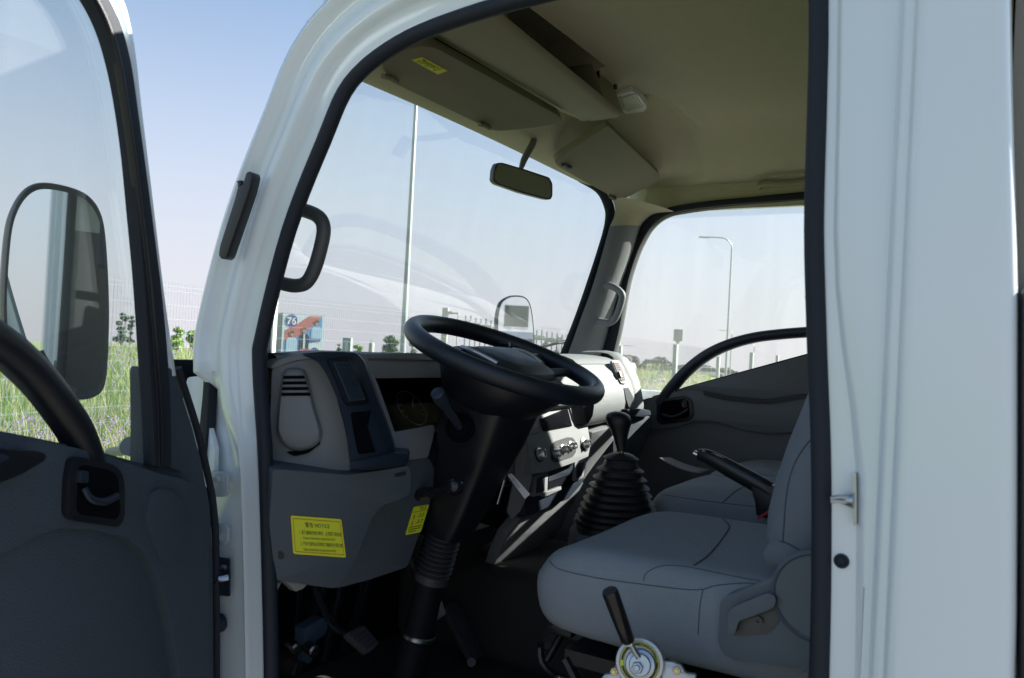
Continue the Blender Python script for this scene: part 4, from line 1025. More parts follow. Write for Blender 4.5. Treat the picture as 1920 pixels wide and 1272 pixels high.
# upper trim panel swelling out
FD('upper_trim', [(1300, 722), (1320, 718), (1522, 664), (1600, 644), (1600, 742), (1522, 744), (1506, 738), (1440, 749), (1410, 747), (1360, 742), (1318, 732)], .02, DTF, off=.014, r=.01, bv=.008)
FD('armrest_body', [(1190, 778), (1225, 742), (1290, 732), (1318, 734), (1360, 744), (1440, 752), (1506, 742), (1600, 744), (1600, 810), (1440, 812), (1400, 808), (1340, 790), (1300, 790), (1260, 802), (1215, 806)], .02, DTF, off=.020, r=.012, bv=.009)
FD('trim_strip', [(1318, 733), (1362, 742), (1412, 748), (1442, 750), (1506, 738), (1508, 747), (1442, 758), (1408, 756), (1360, 751), (1320, 742)], .010, BLK, off=.026, r=.003)
hbz = FD('handle_bezel', [(1231, 754), (1240, 748), (1284, 742), (1297, 751), (1300, 780), (1291, 790), (1240, 797), (1231, 790)], .012, BLK, off=.026, r=.010, bv=.003)
link(plate('handle_pocket', [(1238, 760), (1244, 753), (1284, 748), (1291, 754), (1293, 779), (1288, 784), (1244, 790), (1238, 786)], PF, .002, MATS['void'], None, off=.027, r=.006, bevel=0), hbz)
link(MB().tube(catm([PX(1242, 777, 1.65), PX(1258, 782, 1.645), PX(1274, 778, 1.645), PX(1290, 768, 1.65)], 4), .005, 8, flat=1.2).build('pull_lever', DKP, None), hbz)
link(plate('lock_button', [(1277, 752), (1286, 750), (1289, 764), (1281, 766)], PF, .006, BLK, None, off=.031, r=.002, bevel=.002), hbz)
link(plate('lock_mark', [(1278, 757), (1281, 756), (1283, 763), (1280, 764)], PF, .001, mat('red_flag', (.5, .02, .03), .4), None, off=.033, r=0, bevel=0), hbz)
# arched guard rail across the window
ar = catm([PX(a, b, 1.672) for a, b in ((1238, 758), (1256, 731), (1286, 697), (1322, 668), (1362, 648), (1410, 634), (1462, 627), (1530, 622), (1620, 618))], 6)
mb = MB(); rows = []
for i, p in enumerate(ar):
    t = (ar[min(i+1, len(ar)-1)]-ar[max(i-1, 0)]).normalized(); n = t.cross(V((1, 0, 0))).normalized()
    hw = .021-.004*min(1, i/30)
    rows.append([p+n*hw*c_+V((1, 0, 0))*s_ for c_, s_ in ((-1, 0), (-.8, -.012), (-.2, -.018), (.3, -.020), (.8, -.014), (1, -.004), (1, .016), (-1, .016))])
mb.loft(rows, cu=True, cap=True); link(mb.build('window_arch', DKP, None, ang=50), pdoor)
wi = [(1149, 690), (1150, 665), (1162, 612), (1177, 530), (1193, 478), (1207, 447), (1222, 424), (1243, 407), (1275, 396), (1330, 388), (1400, 381), (1515, 373), (1620, 366)]
wo = [(1116, 700), (1126, 662), (1140, 600), (1160, 520), (1178, 470), (1195, 432), (1212, 410), (1234, 396), (1268, 386), (1328, 377), (1400, 370), (1515, 359), (1620, 350)]
strip_on(lambda a, b: PX(a, b, 1.69), wi, wo, (.02, 0, 0), 'window_seal', RUB, 6, parent=pdoor)
wi2 = [(a+3, b+3) for a, b in wi]
strip_on(lambda a, b: PX(a, b, 1.715), wi2, [(a-6, b-5) for a, b in wi], (.02, 0, 0), 'window_channel', mat('channel_grey', (.10, .10, .11), .4), 6, parent=pdoor)
mb = MB(); mb.box((1.735, .62, 2.02), (.005, 1.30, .85)); link(mb.build('window_glass', GLF, None), pdoor)
mb = MB(); mb.box((1.79, .66, 1.30), (.03, 1.18, .64)); link(mb.build('outer_skin', WHITE, None, bevel=.01), pdoor)

# ================================================================ DRIVER DOOR (open)
H0 = PX(401, 1272, -.016); H0.z = 0; DU = V((-.94, -.34, 0)).normalized(); DW = V((DU.y, -DU.x, 0))     # DW: outward (away from the cab interior)
if DW.y < 0: DW = -DW
PN = Plane(H0, -DW)
def nd(a, b, w_=0): return PN.at(a, b, -w_)
print('DW', DW)
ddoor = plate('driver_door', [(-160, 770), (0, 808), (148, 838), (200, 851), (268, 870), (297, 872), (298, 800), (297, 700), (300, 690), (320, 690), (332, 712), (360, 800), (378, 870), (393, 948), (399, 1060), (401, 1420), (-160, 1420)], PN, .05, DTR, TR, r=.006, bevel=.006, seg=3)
def ND(name, px, th, m, off=0, r=.006, bv=.003, par=None, seg=2):
    o = plate(name, px, PN, th, m, None, off=off, r=r, bevel=bv, seg=seg); link(o, par or ddoor); return o
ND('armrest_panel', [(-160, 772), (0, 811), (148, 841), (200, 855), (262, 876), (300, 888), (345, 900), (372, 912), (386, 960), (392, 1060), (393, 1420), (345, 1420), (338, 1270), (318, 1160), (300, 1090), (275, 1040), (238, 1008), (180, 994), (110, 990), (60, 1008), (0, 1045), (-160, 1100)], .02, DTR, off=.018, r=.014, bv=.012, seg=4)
ND('pillar_wedge', [(300, 692), (318, 692), (345, 780), (352, 868), (345, 888), (306, 872)], .008, DTR, off=.007, r=.008, bv=.005)
ND('pull_recess', [(284, 925), (300, 915), (330, 924), (345, 950), (353, 1000), (352, 1030), (340, 1046), (310, 1058), (292, 1030), (276, 975)], .008, DTR, off=.024, r=.018, bv=.007, seg=4)
0 and ND('pull_hollow', [(290, 935), (305, 925), (322, 930), (324, 990), (330, 1040), (310, 1048), (294, 1018), (281, 975)], .002, mat('door_hollow', (.035, .042, .05), .65, bump=.4), off=.0255, r=.014, bv=.001)
bz = ND('handle_bezel', [(136, 862), (148, 857), (208, 870), (228, 884), (234, 905), (234, 972), (224, 989), (140, 977), (127, 966), (129, 900)], .014, BLK, off=.028, r=.012, bv=.005, seg=3)
ND('handle_pocket', [(148, 876), (158, 872), (206, 882), (222, 894), (226, 964), (217, 975), (150, 965), (143, 955)], .002, MATS['void'], off=.0285, r=.008, bv=0, par=bz)
link(MB().tube(catm([nd(158, 916, -.034), nd(170, 935, -.040), nd(195, 941, -.040), nd(220, 930, -.034)], 5), .0042, 10, flat=1.3).build('pull_lever', DKP, None), bz)
ND('lock_button', [(152, 882), (167, 884), (166, 906), (150, 906)], .010, DKP, off=.036, r=.003, bv=.002, par=bz)
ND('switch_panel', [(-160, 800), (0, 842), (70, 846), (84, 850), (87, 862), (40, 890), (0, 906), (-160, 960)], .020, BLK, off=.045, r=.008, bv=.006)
ND('window_switch', [(-20, 850), (8, 852), (20, 858), (4, 868), (-20, 872)], .008, DKP, off=.052, r=.004, bv=.003)
# black rubber along the front edge of the door
mb = MB(); e = catm([nd(a, b, .01) for a, b in ((334, 690), (340, 712), (368, 800), (385, 870), (400, 950), (405, 1060), (406, 1420))], 6); mb.tube(e, .0065, 10); link(mb.build('edge_rubber', RUB, None), ddoor)
# window frame: inner black seal, then white steel frame
gi = [(60, -90), (110, -40), (148, 2), (176, 56), (194, 112), (209, 180), (224, 280), (236, 400), (248, 530), (258, 680), (265, 790), (268, 872)]
go = [(95, -110), (150, -50), (180, -2), (204, 50), (223, 120), (238, 220), (252, 320), (266, 424), (281, 540), (292, 650), (299, 760), (301, 876)]
strip_on(nd, gi, go, -DW*.02, 'window_seal', RUB, 6, parent=ddoor)
strip_on(lambda a, b: nd(a, b, -.012), [(a*.45+c*.55, b*.45+d*.55) for (a, b), (c, d) in zip(gi, go)], [(a*.25+c*.75, b*.25+d*.75) for (a, b), (c, d) in zip(gi, go)], -DW*.012, 'seal_bead', BLK, 6, parent=ddoor)
fo = [(150, -120), (195, -55), (230, 0), (243, 45), (253, 105), (262, 190), (274, 290), (290, 424), (304, 540), (318, 640), (326, 690), (328, 705)]
fi = [(85, -105), (142, -52), (172, -4), (198, 50), (218, 120), (234, 220), (249, 320), (264, 424), (279, 540), (291, 650), (296, 690), (297, 705)]
a_ = catm([nd(*p, .004) for p in fi], 6); b_ = catm([nd(*p, .004) for p in fo], 6)
mb = MB(); rows = []
for p, q in zip(a_, b_):
    rows.append([p, p.lerp(q, .25)-DW*.004, p.lerp(q, .42)-DW*.006, p.lerp(q, .5), p.lerp(q, .62)+DW*.001, p.lerp(q, .72)-DW*.005, p.lerp(q, .92)-DW*.004, q, q+DW*.03, p+DW*.001])
mb.loft(rows, cu=True, cap=True); link(mb.build('window_frame', WHITE, None, ang=40), ddoor)
# glass
gp = [nd(a, b, .020) for a, b in ((-160, -200), (40, -200), (120, -70), (170, 0), (215, 110), (240, 240), (262, 420), (285, 650), (290, 885), (200, 870), (0, 830), (-160, 790))]
link(MB().prism(gp, DW*.004).build('window_glass', GLS, None, False), ddoor)
link(MB().prism([nd(a, b, .055) for a, b in ((-160, 830), (0, 850), (268, 890), (340, 800), (380, 900), (398, 1000), (400, 1420), (-160, 1420))], DW*.03).build('outer_skin', WHITE, None, bevel=.006), ddoor)
# arch bar crossing the window
ar = catm([nd(a, b, -.004) for a, b in ((170, 868), (148, 812), (118, 765), (80, 715), (38, 672), (0, 642), (-50, 612), (-160, 575))], 6)
mb = MB(); rows = []
for i, p in enumerate(ar):
    t = (ar[min(i+1, len(ar)-1)]-ar[max(i-1, 0)]).normalized(); n = t.cross(DW).normalized(); hw = .0215
    rows.append([p+n*hw*c_-DW*s_ for c_, s_ in ((-1, 0), (-.85, .010), (-.3, .018), (.3, .018), (.85, .010), (1, 0), (1, -.015), (-1, -.015))])
mb.loft(rows, cu=True, cap=True); link(mb.build('window_arch', BLK, None, ang=50), ddoor)
# mirror arm tube below the window, then the mirror head
mc = V((-.175, 1.50, 0))
mb = MB(); a0 = nd(262, 842, .08); a1 = PP(206, 848, mc, (.55, .83, 0)); mb.tube([a0, a1], .009, 12); mb.tube([nd(240, 836, .08), nd(266, 846, .08)], .0155, 16); link(mb.build('mirror_arm', mat('arm_grey', (.10, .12, .14), .4), None), ddoor)
def mirror_head(px, P, depth, shell_m, name='side_mirror', inset=.93, rr_f=.014, down=None):
    pts = catm([P.at(a, b) for a, b in px], 4, True); c = sum(pts, V((0, 0, 0)))/len(pts); n = P.n
    mb = MB(); rows = []
    for s_, h in ((inset, -.004), (inset+.02, .002), (.99, .003), (1.0, -.004), (1.0, -.016), (.97, -.035), (.88, -.055), (.66, -.075), (.3, -.082)):
        rows.append([c+(p-c)*s_+n*h*depth for p in pts])
    mb.loft(rows, cu=True, cap=True); o = mb.build(name, shell_m, TR, ang=60)
    f = MB().prism([c+(p-c)*(inset+.008)+n*.0 for p in pts], -n*.003).build('mirror_face', MIR, None, False); link(f, o)
    return o
PM = Plane((-.18, 1.48, 1.7), (-.197, -.980, 0))
mirror_head([(14, 440), (28, 385), (52, 352), (82, 342), (130, 350), (165, 366), (188, 398), (198, 450), (204, 560), (203, 650), (198, 715), (184, 742), (150, 751), (110, 742), (60, 716), (26, 680), (10, 640), (6, 560)], PM, 1.0, BLK)
nr = V((-.40, -.915, 0)).normalized(); MRP = Plane((1.93, 1.74, 1.7), nr)
far = mirror_head([(933, 625), (934, 590), (940, 567), (952, 557), (965, 554), (982, 556), (992, 566), (998, 590), (1002, 640), (1002, 720), (990, 735), (945, 728), (934, 700)], MRP, .8, DKP, inset=.95)
fc = MRP.at(968, 650)
link(MB().tube([fc+V((.02, .05, -.06)), V((1.83, 1.30, 1.55))], .010, 10).build('mirror_arm', BLK, None), far)
# wiper on the windshield
mb = MB(); p0, p1 = WS(1012, 652, -.03), WS(1062, 640, -.03); mb.tube([p0, p1], .0045, 8); mb.tube([WS(1005, 655, -.04), WS(1040, 644, -.045)], .004, 8); mb.tube([p0, V((.95, 1.48, 1.62))], .005, 8); part('wiper', BLK, mb)
# demister / bracket on near pillar outside (black hinge cover)
BP = Plane((-.075, 1.28, 2.0), (-1, -.15, 0))
bk_ = plate('mirror_bracket', [(462, 324), (470, 321), (473, 330), (466, 360), (424, 482), (416, 487), (410, 478), (413, 460), (440, 376), (446, 352), (456, 345)], BP, .022, mat('bracket_black', (.015, .018, .022), .35), TR, r=.004, bevel=.004)
link(plate('bracket_knob', [(443, 340), (452, 338), (452, 344), (449, 352), (446, 352), (446, 344)], BP, .012, BLK, None, off=-.004, r=.001, bevel=.001), bk_)
# hinge area on the front pillar
HG = Plane((0.004, 1.22, 1.4), (-1, 0, 0))
NS = Plane((.0, 1.3, 1.6), (-.9, -.4, 0))
plate('front_corner_skin', [(352, 708), (384, 704), (392, 708), (388, 760), (372, 830), (366, 900), (330, 900), (330, 800)], Plane((.02, 1.30, 1.6), (-1, -.1, 0)), .03, WHITE, TR, r=.006, bevel=.005)
plate('hinge_rubber', [(382, 704), (394, 707), (391, 740), (388, 800), (382, 870), (370, 870), (374, 800), (380, 740)], Plane((.0, 1.27, 1.6), (-1, 0, 0)), .02, RUB, TR, r=.003, bevel=.003)
plate('inner_skin', [(388, 786), (403, 842), (400, 912), (380, 915), (380, 830)], Plane((.006, 1.27, 1.6), (-1, 0, 0)), .01, WHITE, TR, r=.003, bevel=.002)
for (y0, y1, by) in ((884, 932, 898), (982, 1022, 1008)):
    hg = plate('door_hinge', [(396, y0), (420, y0+1), (426, y0+8), (426, y1-7), (420, y1), (396, y1)], HG, .006, mat('hinge_paint', (.38, .43, .46), .35), TR, off=.004, r=.003, bevel=.0012)
    c = HG.at(411, by, .004); link(MB().lathe(c, (-1, 0, 0), [(.010, 0), (.010, .002), (.0065, .002), (.0065, .009), (.005, .010), (0, .010)], 12, cap=False).build('hinge_bolt', mat('hinge_paint', (0, 0, 0)), None, ang=20), hg)
ds = plate('door_check_plate', [(400, 1044), (430, 1048), (430, 1119), (400, 1116)], HG, .003, DKP, TR, off=.002, r=.003, bevel=.001)
link(MB().lathe(HG.at(421, 1064, .003), (-1, 0, 0), [(.006, 0), (.005, .006), (0, .006)], 12, cap=False).build('check_bolt', STL, None), ds)
link(MB().tube([HG.at(398, 1092, .02), HG.at(412, 1086, .018), HG.at(428, 1083, .006)], .006, 10).build('check_arm', STL, None), ds)
part('bump_stop', RUB, MB().lathe(HG.at(406, 1170, .0), (-1, 0, 0), [(.017, -.01), (.017, .004), (.013, .014), (.006, .017), (0, .017)], 24, cap=False))
# striker on the rear pillar
SP = Plane((.0, .13, 1.62), (-1, 0, 0))
sk = plate('door_striker', [(1599, 888), (1605, 887), (1606, 930), (1606, 986), (1600, 986), (1598, 940)], SP, .012, STL, TR, off=.012, r=.002, bevel=.001)
for dz in (-4.5, 4.5):
    link(MB().tube([SP.at(1598, 938+dz, .014), SP.at(1572, 936+dz*.9, .020), SP.at(1558, 937+dz*.5, .020)], .0026, 10).build('striker_loop', STL, None), sk)
link(MB().lathe(SP.at(1590, 938, .012), (0, 1, 0), [(.009, -.006), (.006, .004), (.004, .010)], 14).build('striker_boss', STL, None), sk)
part('rubber_plug', RUB, MB().lathe(SP.at(1578, 1052, .0), (-1, 0, 0), [(.0085, -.002), (.0085, .002), (.006, .004), (.004, .002), (0, .003)], 24, cap=False))
# dark air duct behind the cab
mb = MB(); q = [PX(a, b, -.025) for a, b in ((1913, 536), (2060, 536), (2060, 1400), (1911, 1400))]; mb.prism(q, (.2, 0, 0)); part('air_duct', mat('duct_black', (.012, .014, .02), .4), mb, bevel=.008)

# ================================================================ BACKGROUND
def G(px, depth, z=0):
    """a point on level z, seen at column px and at the given depth"""
    r_ = ray(px, 652+.0524*(px-960)); p = CAM+r_*depth; return V((p.x, p.y, z+gz(math.hypot(p.x-CAM.x, p.y-CAM.y))))
def HZ(px): return 652+.0524*(px-960)
def zat(px, py, depth): return CAM.z+(HZ(px)-py)/F*depth
VIEWR = V((fw.y, -fw.x, 0)).normalized(); VIEWF = V((fw.x, fw.y, 0)).normalized()
GALV = mat('galvanised_wire', (.16, .20, .24), .7, .0)
CONC = mat('concrete', (.42, .41, .37), .85, bump=.6, bscale=60, var=.12, vscale=5)
POST = mat('painted_post', (.30, .33, .32), .6, var=.08, vscale=4)
# --- welded mesh fence
fence = thing('mesh_fence', 'pale welded wire mesh fence running along the meadow behind the truck', 'fence', G(515, 13.4))
FL = [G(p, d) for p, d in ((-250, 7.4), (210, 10.5), (390, 12.0), (515, 13.4), (720, 15.9), (830, 18.0), (1165, 32.8), (1330, 59.0))]
seg_pts = []
for a, b in zip(FL, FL[1:]):
    L_ = (b-a).length; n = max(1, round(L_/2.5))
    for k in range(n): seg_pts.append(a.lerp(b, k/n))
seg_pts.append(FL[-1]); FH = 2.42
for a, b in zip(seg_pts, seg_pts[1:]):
    mb = MB(); L_ = (b-a).length; n = max(2, round(L_/.055)); far_ = (a-CAM).length > 24
    wr = .0022 if not far_ else .0022
    for k in range(n+1):
        if far_ and k % 2: continue
        p = a.lerp(b, k/n); mb.tube([p+V((0, 0, .05)), p+V((0, 0, FH))], wr, 3, cap=False)
    for z in [.1+.2*k for k in range(12)]+[FH-.055]:
        mb.tube([a+V((0, 0, z)), b+V((0, 0, z))], wr*.85, 3, cap=False)
    o = mb.build('mesh_panel', GALV, None, False); link(o, fence)
for i, p in enumerate(seg_pts):
    if (p-CAM).length < 90: continue
    link(MB().box(p+V((.03, .03, FH/2)), (.05, .05, FH)).build('fence_upright', GALV if (p-CAM).length < 20 else POST, None, bevel=.004), fence)
pp = G(512, 13.2); link(MB().box(pp+V((0, 0, 1.25)), (.075, .075, 2.5)).build('fence_upright', mat('edge_reflection_white', (.7, .7, .7), .5), None, bevel=.005), fence)  # white upright added in place of the reflection along the windshield edge
# --- heavy posts with steps on the right
def hpost(px, top, wpx, depth, label, step=None):
    w_ = wpx*depth/F; p = G(px, depth); h = zat(px, top, depth)
    t = thing('concrete_post', label, 'post', p, 'grey posts along the right fence')
    link(MB().box(p+V((0, 0, h/2)), (w_, w_, h)).build('shaft', POST, None, bevel=.01), t)
    link(MB().box(p+V((0, 0, h+.02)), (w_*1.08, w_*1.08, .05)).build('cap', CONC, None, bevel=.01), t)
    if step: hs = zat(px, step, depth); link(MB().box(p+VIEWR*w_*.75+V((0, 0, hs/2)), (w_*.8, w_*.8, hs)).build('stub', POST, None, bevel=.01), t)
    return p, h, t
hpost(1157, 628, 8, 31, 'thick grey post right beside the far windshield pillar', step=648)
p, h, t = hpost(1266, 648, 7.5, 38, 'grey post with an equipment cabinet above it')
hpost(1347, 671, 6, 42, 'grey post seen under the dark arch of the far door, left of the tall lamp'); hpost(1409, 663, 6.5, 44, 'grey post in the middle of the far quarter window'); hpost(1457, 668, 5, 52, 'small grey post nearest the seat belt pillar')
cb = thing('equipment_cabinet', 'square pale cabinet on a short pole above the fence', 'cabinet', G(1270, 38.2, h))
q = G(1269.5, 38.2); z0, z1 = zat(1269, 640, 38.2), zat(1269, 618, 38.2)
link(MB().box(q+V((0, 0, (z0+z1)/2)), (.3, .38, z1-z0), Matrix.Rotation(R(31), 3, 'Z')).build('housing', POST, None, bevel=.015), cb)
link(MB().cyl(q+V((0, 0, 0)), q+V((0, 0, z0)), .04).build('pole', POST, None), cb)
link(MB().lathe(q+V((0, 0, z0-.14)), (0, 0, 1), [(.05, 0), (.07, .05), (.11, .13), (.11, .15)], 12).build('collar', POST, None), cb)
# --- street lamps
LPM = mat('lamp_pole_steel', (.38, .41, .42), .45, .6)
def lamp(px, depth, H, label, arm=None, r0=.09, r1=.05, toward=-1, head=.55):
    p = G(px, depth); H -= p.z; t = thing('street_lamp', label, 'street lamp', p, 'street lamps along the road')
    link(MB().cyl(p, p+V((0, 0, H-.6)), r0, 12, r1).build('pole', LPM, None), t)
    if arm:
        d = VIEWR*toward; P = catm([p+V((0, 0, H-.7)), p+V((0, 0, H-.35))+d*.04, p+V((0, 0, H-.08))+d*arm*.22, p+V((0, 0, H))+d*arm*.45, p+V((0, 0, H))+d*arm], 6)
        link(MB().tube(P, r1*.8, 8).build('arm', LPM, None), t)
        e = p+V((0, 0, H-.02))+d*(arm+head*.4); M = Matrix((d, V((0, 0, 1)).cross(d), V((0, 0, 1)))).transposed()
        link(MB().box(e, (head, .22, .07), M).build('lamp_head', LPM, None, bevel=.02), t)
    return t
lamp(756, 26, 11.5, 'tall tapering lamp pole seen through the middle of the windshield', 1.6, .105, .05)
lamp(1362, 44, zat(1362, 447, 44), 'tall lamp with a long curved arm seen through the far side window', 1.35, .07, .045)
lamp(1370, 150, zat(1370, 621, 150), 'small distant lamp just right of the tall curved lamp', 2.2, .11, .09)
lamp(1413, 190, zat(1413, 646, 190), 'faint distant lamp seen over the middle of the far door arch', 1.5, .11, .09)
lamp(1163, 120, zat(1163, 648, 120), 'distant lamp with its arm reaching right beside the far pillar', 1.5, .09, .07, toward=1)
lamp(1534, 80, zat(1534, 559, 80), 'lamp hidden by the rear pillar with only its arm tip in view', 1.2, .09, .07)
# --- billboard box
PRNT = {}
bd = thing('poster_box', 'freestanding box with a red, white and blue poster marked 76', 'billboard', G(565, 60))
bm_ = mat('poster_board_grey', (.36, .38, .36), .7, var=.05)
b0_ = G(528, 60); b1_ = G(608, 61.5); bd_dir = (b1_-b0_).normalized(); bn = V((bd_dir.y, -bd_dir.x, 0)); bn = bn if (CAM-b0_).dot(bn) > 0 else -bn
zb, zt_ = .15, zat(565, 589, 60); Wb = (b1_-b0_).length; Hb = zt_-zb-.35
link(MB().prism([b0_+V((0, 0, zb)), b1_+V((0, 0, zb)), b1_+V((0, 0, zt_)), b0_+V((0, 0, zt_))], -bn*1.6).build('box', bm_, None), bd)
s0 = G(514, 62.5); link(MB().prism([b0_+V((0, 0, zb)), s0+V((0, 0, zb)), s0+V((0, 0, zt_-.2)), b0_+V((0, 0, zt_))], -bn*.3).build('side_panel', bm_, None), bd)
def pb(u, v, k=1): return b0_+bd_dir*Wb*u+V((0, 0, zb+.02+(zt_-zb-.05)*v))+bn*(.004+.004*k)
def patch(name, poly, col, k, r=.6):
    m_ = mat('print_%s_%.2f_%.2f' % (name, col[0], col[2]), col, r)
    link(MB().prism([pb(u, v, k) for u, v in poly], bn*.002).build(name, m_, None, False), bd)
patch('poster_ground', [(0, 0), (1, 0), (1, 1), (0, 1)], (.62, .68, .75), 0)
patch('poster_red', [(.06, .35), (.5, .52), (.93, .98), (.62, .98), (.36, .78), (.06, .60)], (.50, .17, .15), 1)
patch('poster_blue', [(.06, .02), (.06, .36), (.5, .54), (.93, .98), (.93, .40), (.55, .28), (.40, .02)], (.16, .30, .60), 2)
patch('poster_white', [(.55, .06), (.95, .06), (.95, .42), (.55, .30)], (.62, .68, .75), 3)
def circ(cx, cy, r_, n=28): return [(cx+r_*math.cos(2*math.pi*k/n), cy+r_*1.12*math.sin(2*math.pi*k/n)) for k in range(n)]
for cx, cy, r_ in ((.21, .84, .135), (.78, .10, .125)):
    patch('poster_circle', circ(cx, cy, r_), (.08, .10, .32), 4)
    text('poster_number', '76', mat('print_white', (.8, .8, .82), .6), bd, pb(cx, cy-.085, 6), bd_dir, (0, 0, 1), Wb*r_*1.75, 'CENTER', .95, .02)
    patch('poster_dot', circ(cx+.045, cy-.03, .022, 12), (.6, .08, .08), 6)
for cx, top, wd, shirt in ((.24, .60, .13, (.42, .56, .72)), (.52, .70, .115, (.03, .04, .06)), (.81, .88, .125, (.40, .55, .74))):
    patch('poster_shirt', [(cx-wd, .10 if cx < .6 else .45), (cx-wd, top-.22), (cx-wd*.6, top-.15), (cx+wd*.6, top-.15), (cx+wd, top-.22), (cx+wd, .10 if cx < .6 else .45)], shirt, 5)
    patch('poster_face', circ(cx, top-.07, .045, 14), (.42, .30, .24), 6); patch('poster_hair', [(cx-.045, top-.05), (cx-.04, top+.0), (cx+.04, top+.0), (cx+.045, top-.05)], (.10, .09, .09), 7)
patch('poster_collar', [(.50, .55), (.54, .55), (.55, .2), (.50, .2)], (.55, .6, .7), 6)
for u0, v0 in ((.16, .07), (.44, .16)): patch('poster_banner', [(u0, v0), (u0+.22, v0), (u0+.22, v0+.035), (u0, v0+.035)], (.6, .1, .1), 7)
for k in range(9): patch('poster_wording', [(.60+.035*k, .375), (.62+.035*k, .375), (.62+.035*k, .42), (.60+.035*k, .42)], (.05, .07, .15), 7)
# --- concrete pillar, gas cylinder
p = G(652, 40); t = thing('transformer_pillar', 'grey pillar with a pale front panel between the poster box and the lamp pole', 'pillar', p)
z1 = zat(652, 634, 40); Mv = Matrix.Rotation(YAW, 3, 'Z')
link(MB().box(p+V((0, 0, z1/2)), (.4, .42, z1), Mv).build('casing', POST, None, bevel=.02), t)
link(MB().box(p-VIEWF*.21+V((0, 0, z1*.48)), (.03, .16, z1*.9), Mv).build('front_panel', mat('pale_panel', (.5, .53, .55), .5), None, bevel=.01), t)
p = G(697, 42); z1 = zat(697, 643, 42); t = thing('gas_cylinder', 'short grey cylinder with a carrying ring beside the pillar', 'gas cylinder', p)
link(MB().lathe(p, (0, 0, 1), [(.14, 0), (.14, z1-.08), (.10, z1), (.03, z1+.01)], 16).build('vessel', CONC, None), t)
link(MB().tube([p+VIEWR*.06*math.cos(a)+V((0, 0, z1+.07+.06*math.sin(a))) for a in [2*math.pi*k/12 for k in range(13)]], .012, 6).build('ring', POST, None), t)
# --- unfinished concrete frame
t = thing('concrete_portal', 'unfinished concrete column with a projecting beam behind the steering wheel', 'building frame', G(832, 40))
def cbox(px0, py0, px1, py1, d, name, par, m_=CONC, dep=.3):
    a = G(px0, d); b = G(px1, d); z0, z1 = zat(px0, py1, d), zat(px0, py0, d); n_ = VIEWF
    link(MB().prism([a+V((0, 0, z0)), b+V((0, 0, z0)), b+V((0, 0, z1)), a+V((0, 0, z1))], n_*dep).build(name, m_, None, bevel=.01), par)
cbox(826, 577, 837, 690, 40, 'column', t); cbox(837, 584, 846, 589, 40, 'beam', t); cbox(846, 586, 857, 589, 40, 'lintel', t); cbox(855, 589, 857, 690, 40, 'prop', t, dep=.06)
# --- palisade: concrete beam with rods
t = thing('bar_fence', 'concrete rail with dark upright bars behind the far windshield corner', 'fence', G(960, 34))
def beam_y(px): return 603+(px-868)*.196
for x0 in range(860, 1100, 20):
    cbox(x0, beam_y(x0), x0+20, beam_y(x0)+9, 34+.02*(x0-860), 'rail', t, dep=.2)
px_ = 870.5
while px_ < 1098:
    d = 34+.02*(px_-860)-.05; p = G(px_, d); tp = zat(px_, beam_y(px_)-11-(px_ % 7 > 5)*2, d)
    link(MB().cyl(p, p+V((0, 0, tp)), .028, 6).build('bar', mat('dark_bar', (.06, .075, .09), .6), None), t); px_ += 9.6
# --- signs
def disc(c, n, r_, m_, par, name, th=.02): link(MB().cyl(c, c+n*th, r_, 28).build(name, m_, None, ang=30), par)
p = G(1179, 52); zc = zat(1179, 674, 52); n_ = -VIEWF; t = thing('road_sign', 'round white road sign with a red rim and a black arrow pointing down right', 'road sign', p)
link(MB().cyl(p, p+V((0, 0, zc)), .035, 8).build('pole', LPM, None), t)
c = p+V((0, 0, zc))+n_*.05
disc(c, n_, .30, mat('sign_red', (.5, .05, .05), .5), t, 'rim'); disc(c+n_*.012, n_, .23, mat('sign_white', (.75, .75, .75), .5), t, 'face')
sr = -VIEWR*-1; A_ = (VIEWR-V((0, 0, 1))).normalized(); B_ = (VIEWR+V((0, 0, 1))).normalized(); c2 = c+n_*.034
link(MB().prism([c2-A_*.15+B_*.018, c2+A_*.05+B_*.018, c2+A_*.05+B_*.08, c2+A_*.16, c2+A_*.05-B_*.08, c2+A_*.05-B_*.018, c2-A_*.15-B_*.018], n_*.004).build('arrow', INK, None, False), t)
p = G(1241, 60); zc = zat(1241, 700, 60); t = thing('road_sign', 'back of a diamond-shaped blue-grey sign low behind the fence', 'road sign', p)
link(MB().cyl(p, p+V((0, 0, zc)), .03, 8).build('pole', LPM, None), t); c = p+V((0, 0, zc))+n_*.05; r_ = .27
link(MB().prism([c+VIEWR*r_, c+V((0, 0, r_)), c-VIEWR*r_, c-V((0, 0, r_))], n_*.02).build('plate', mat('sign_back', (.15, .2, .28), .5), None), t)
p = G(1181, 50); zc = zat(1181, 699, 50); t = thing('marker_post', 'small orange marker on a short stake below the round sign', 'marker', p)
link(MB().cyl(p, p+V((0, 0, zc)), .02, 8).build('stake', LPM, None), t); link(MB().box(p+V((0, 0, zc)), (.06, .16, .14), Mv).build('marker_plate', mat('marker_orange', (.6, .3, .03), .5), None), t)
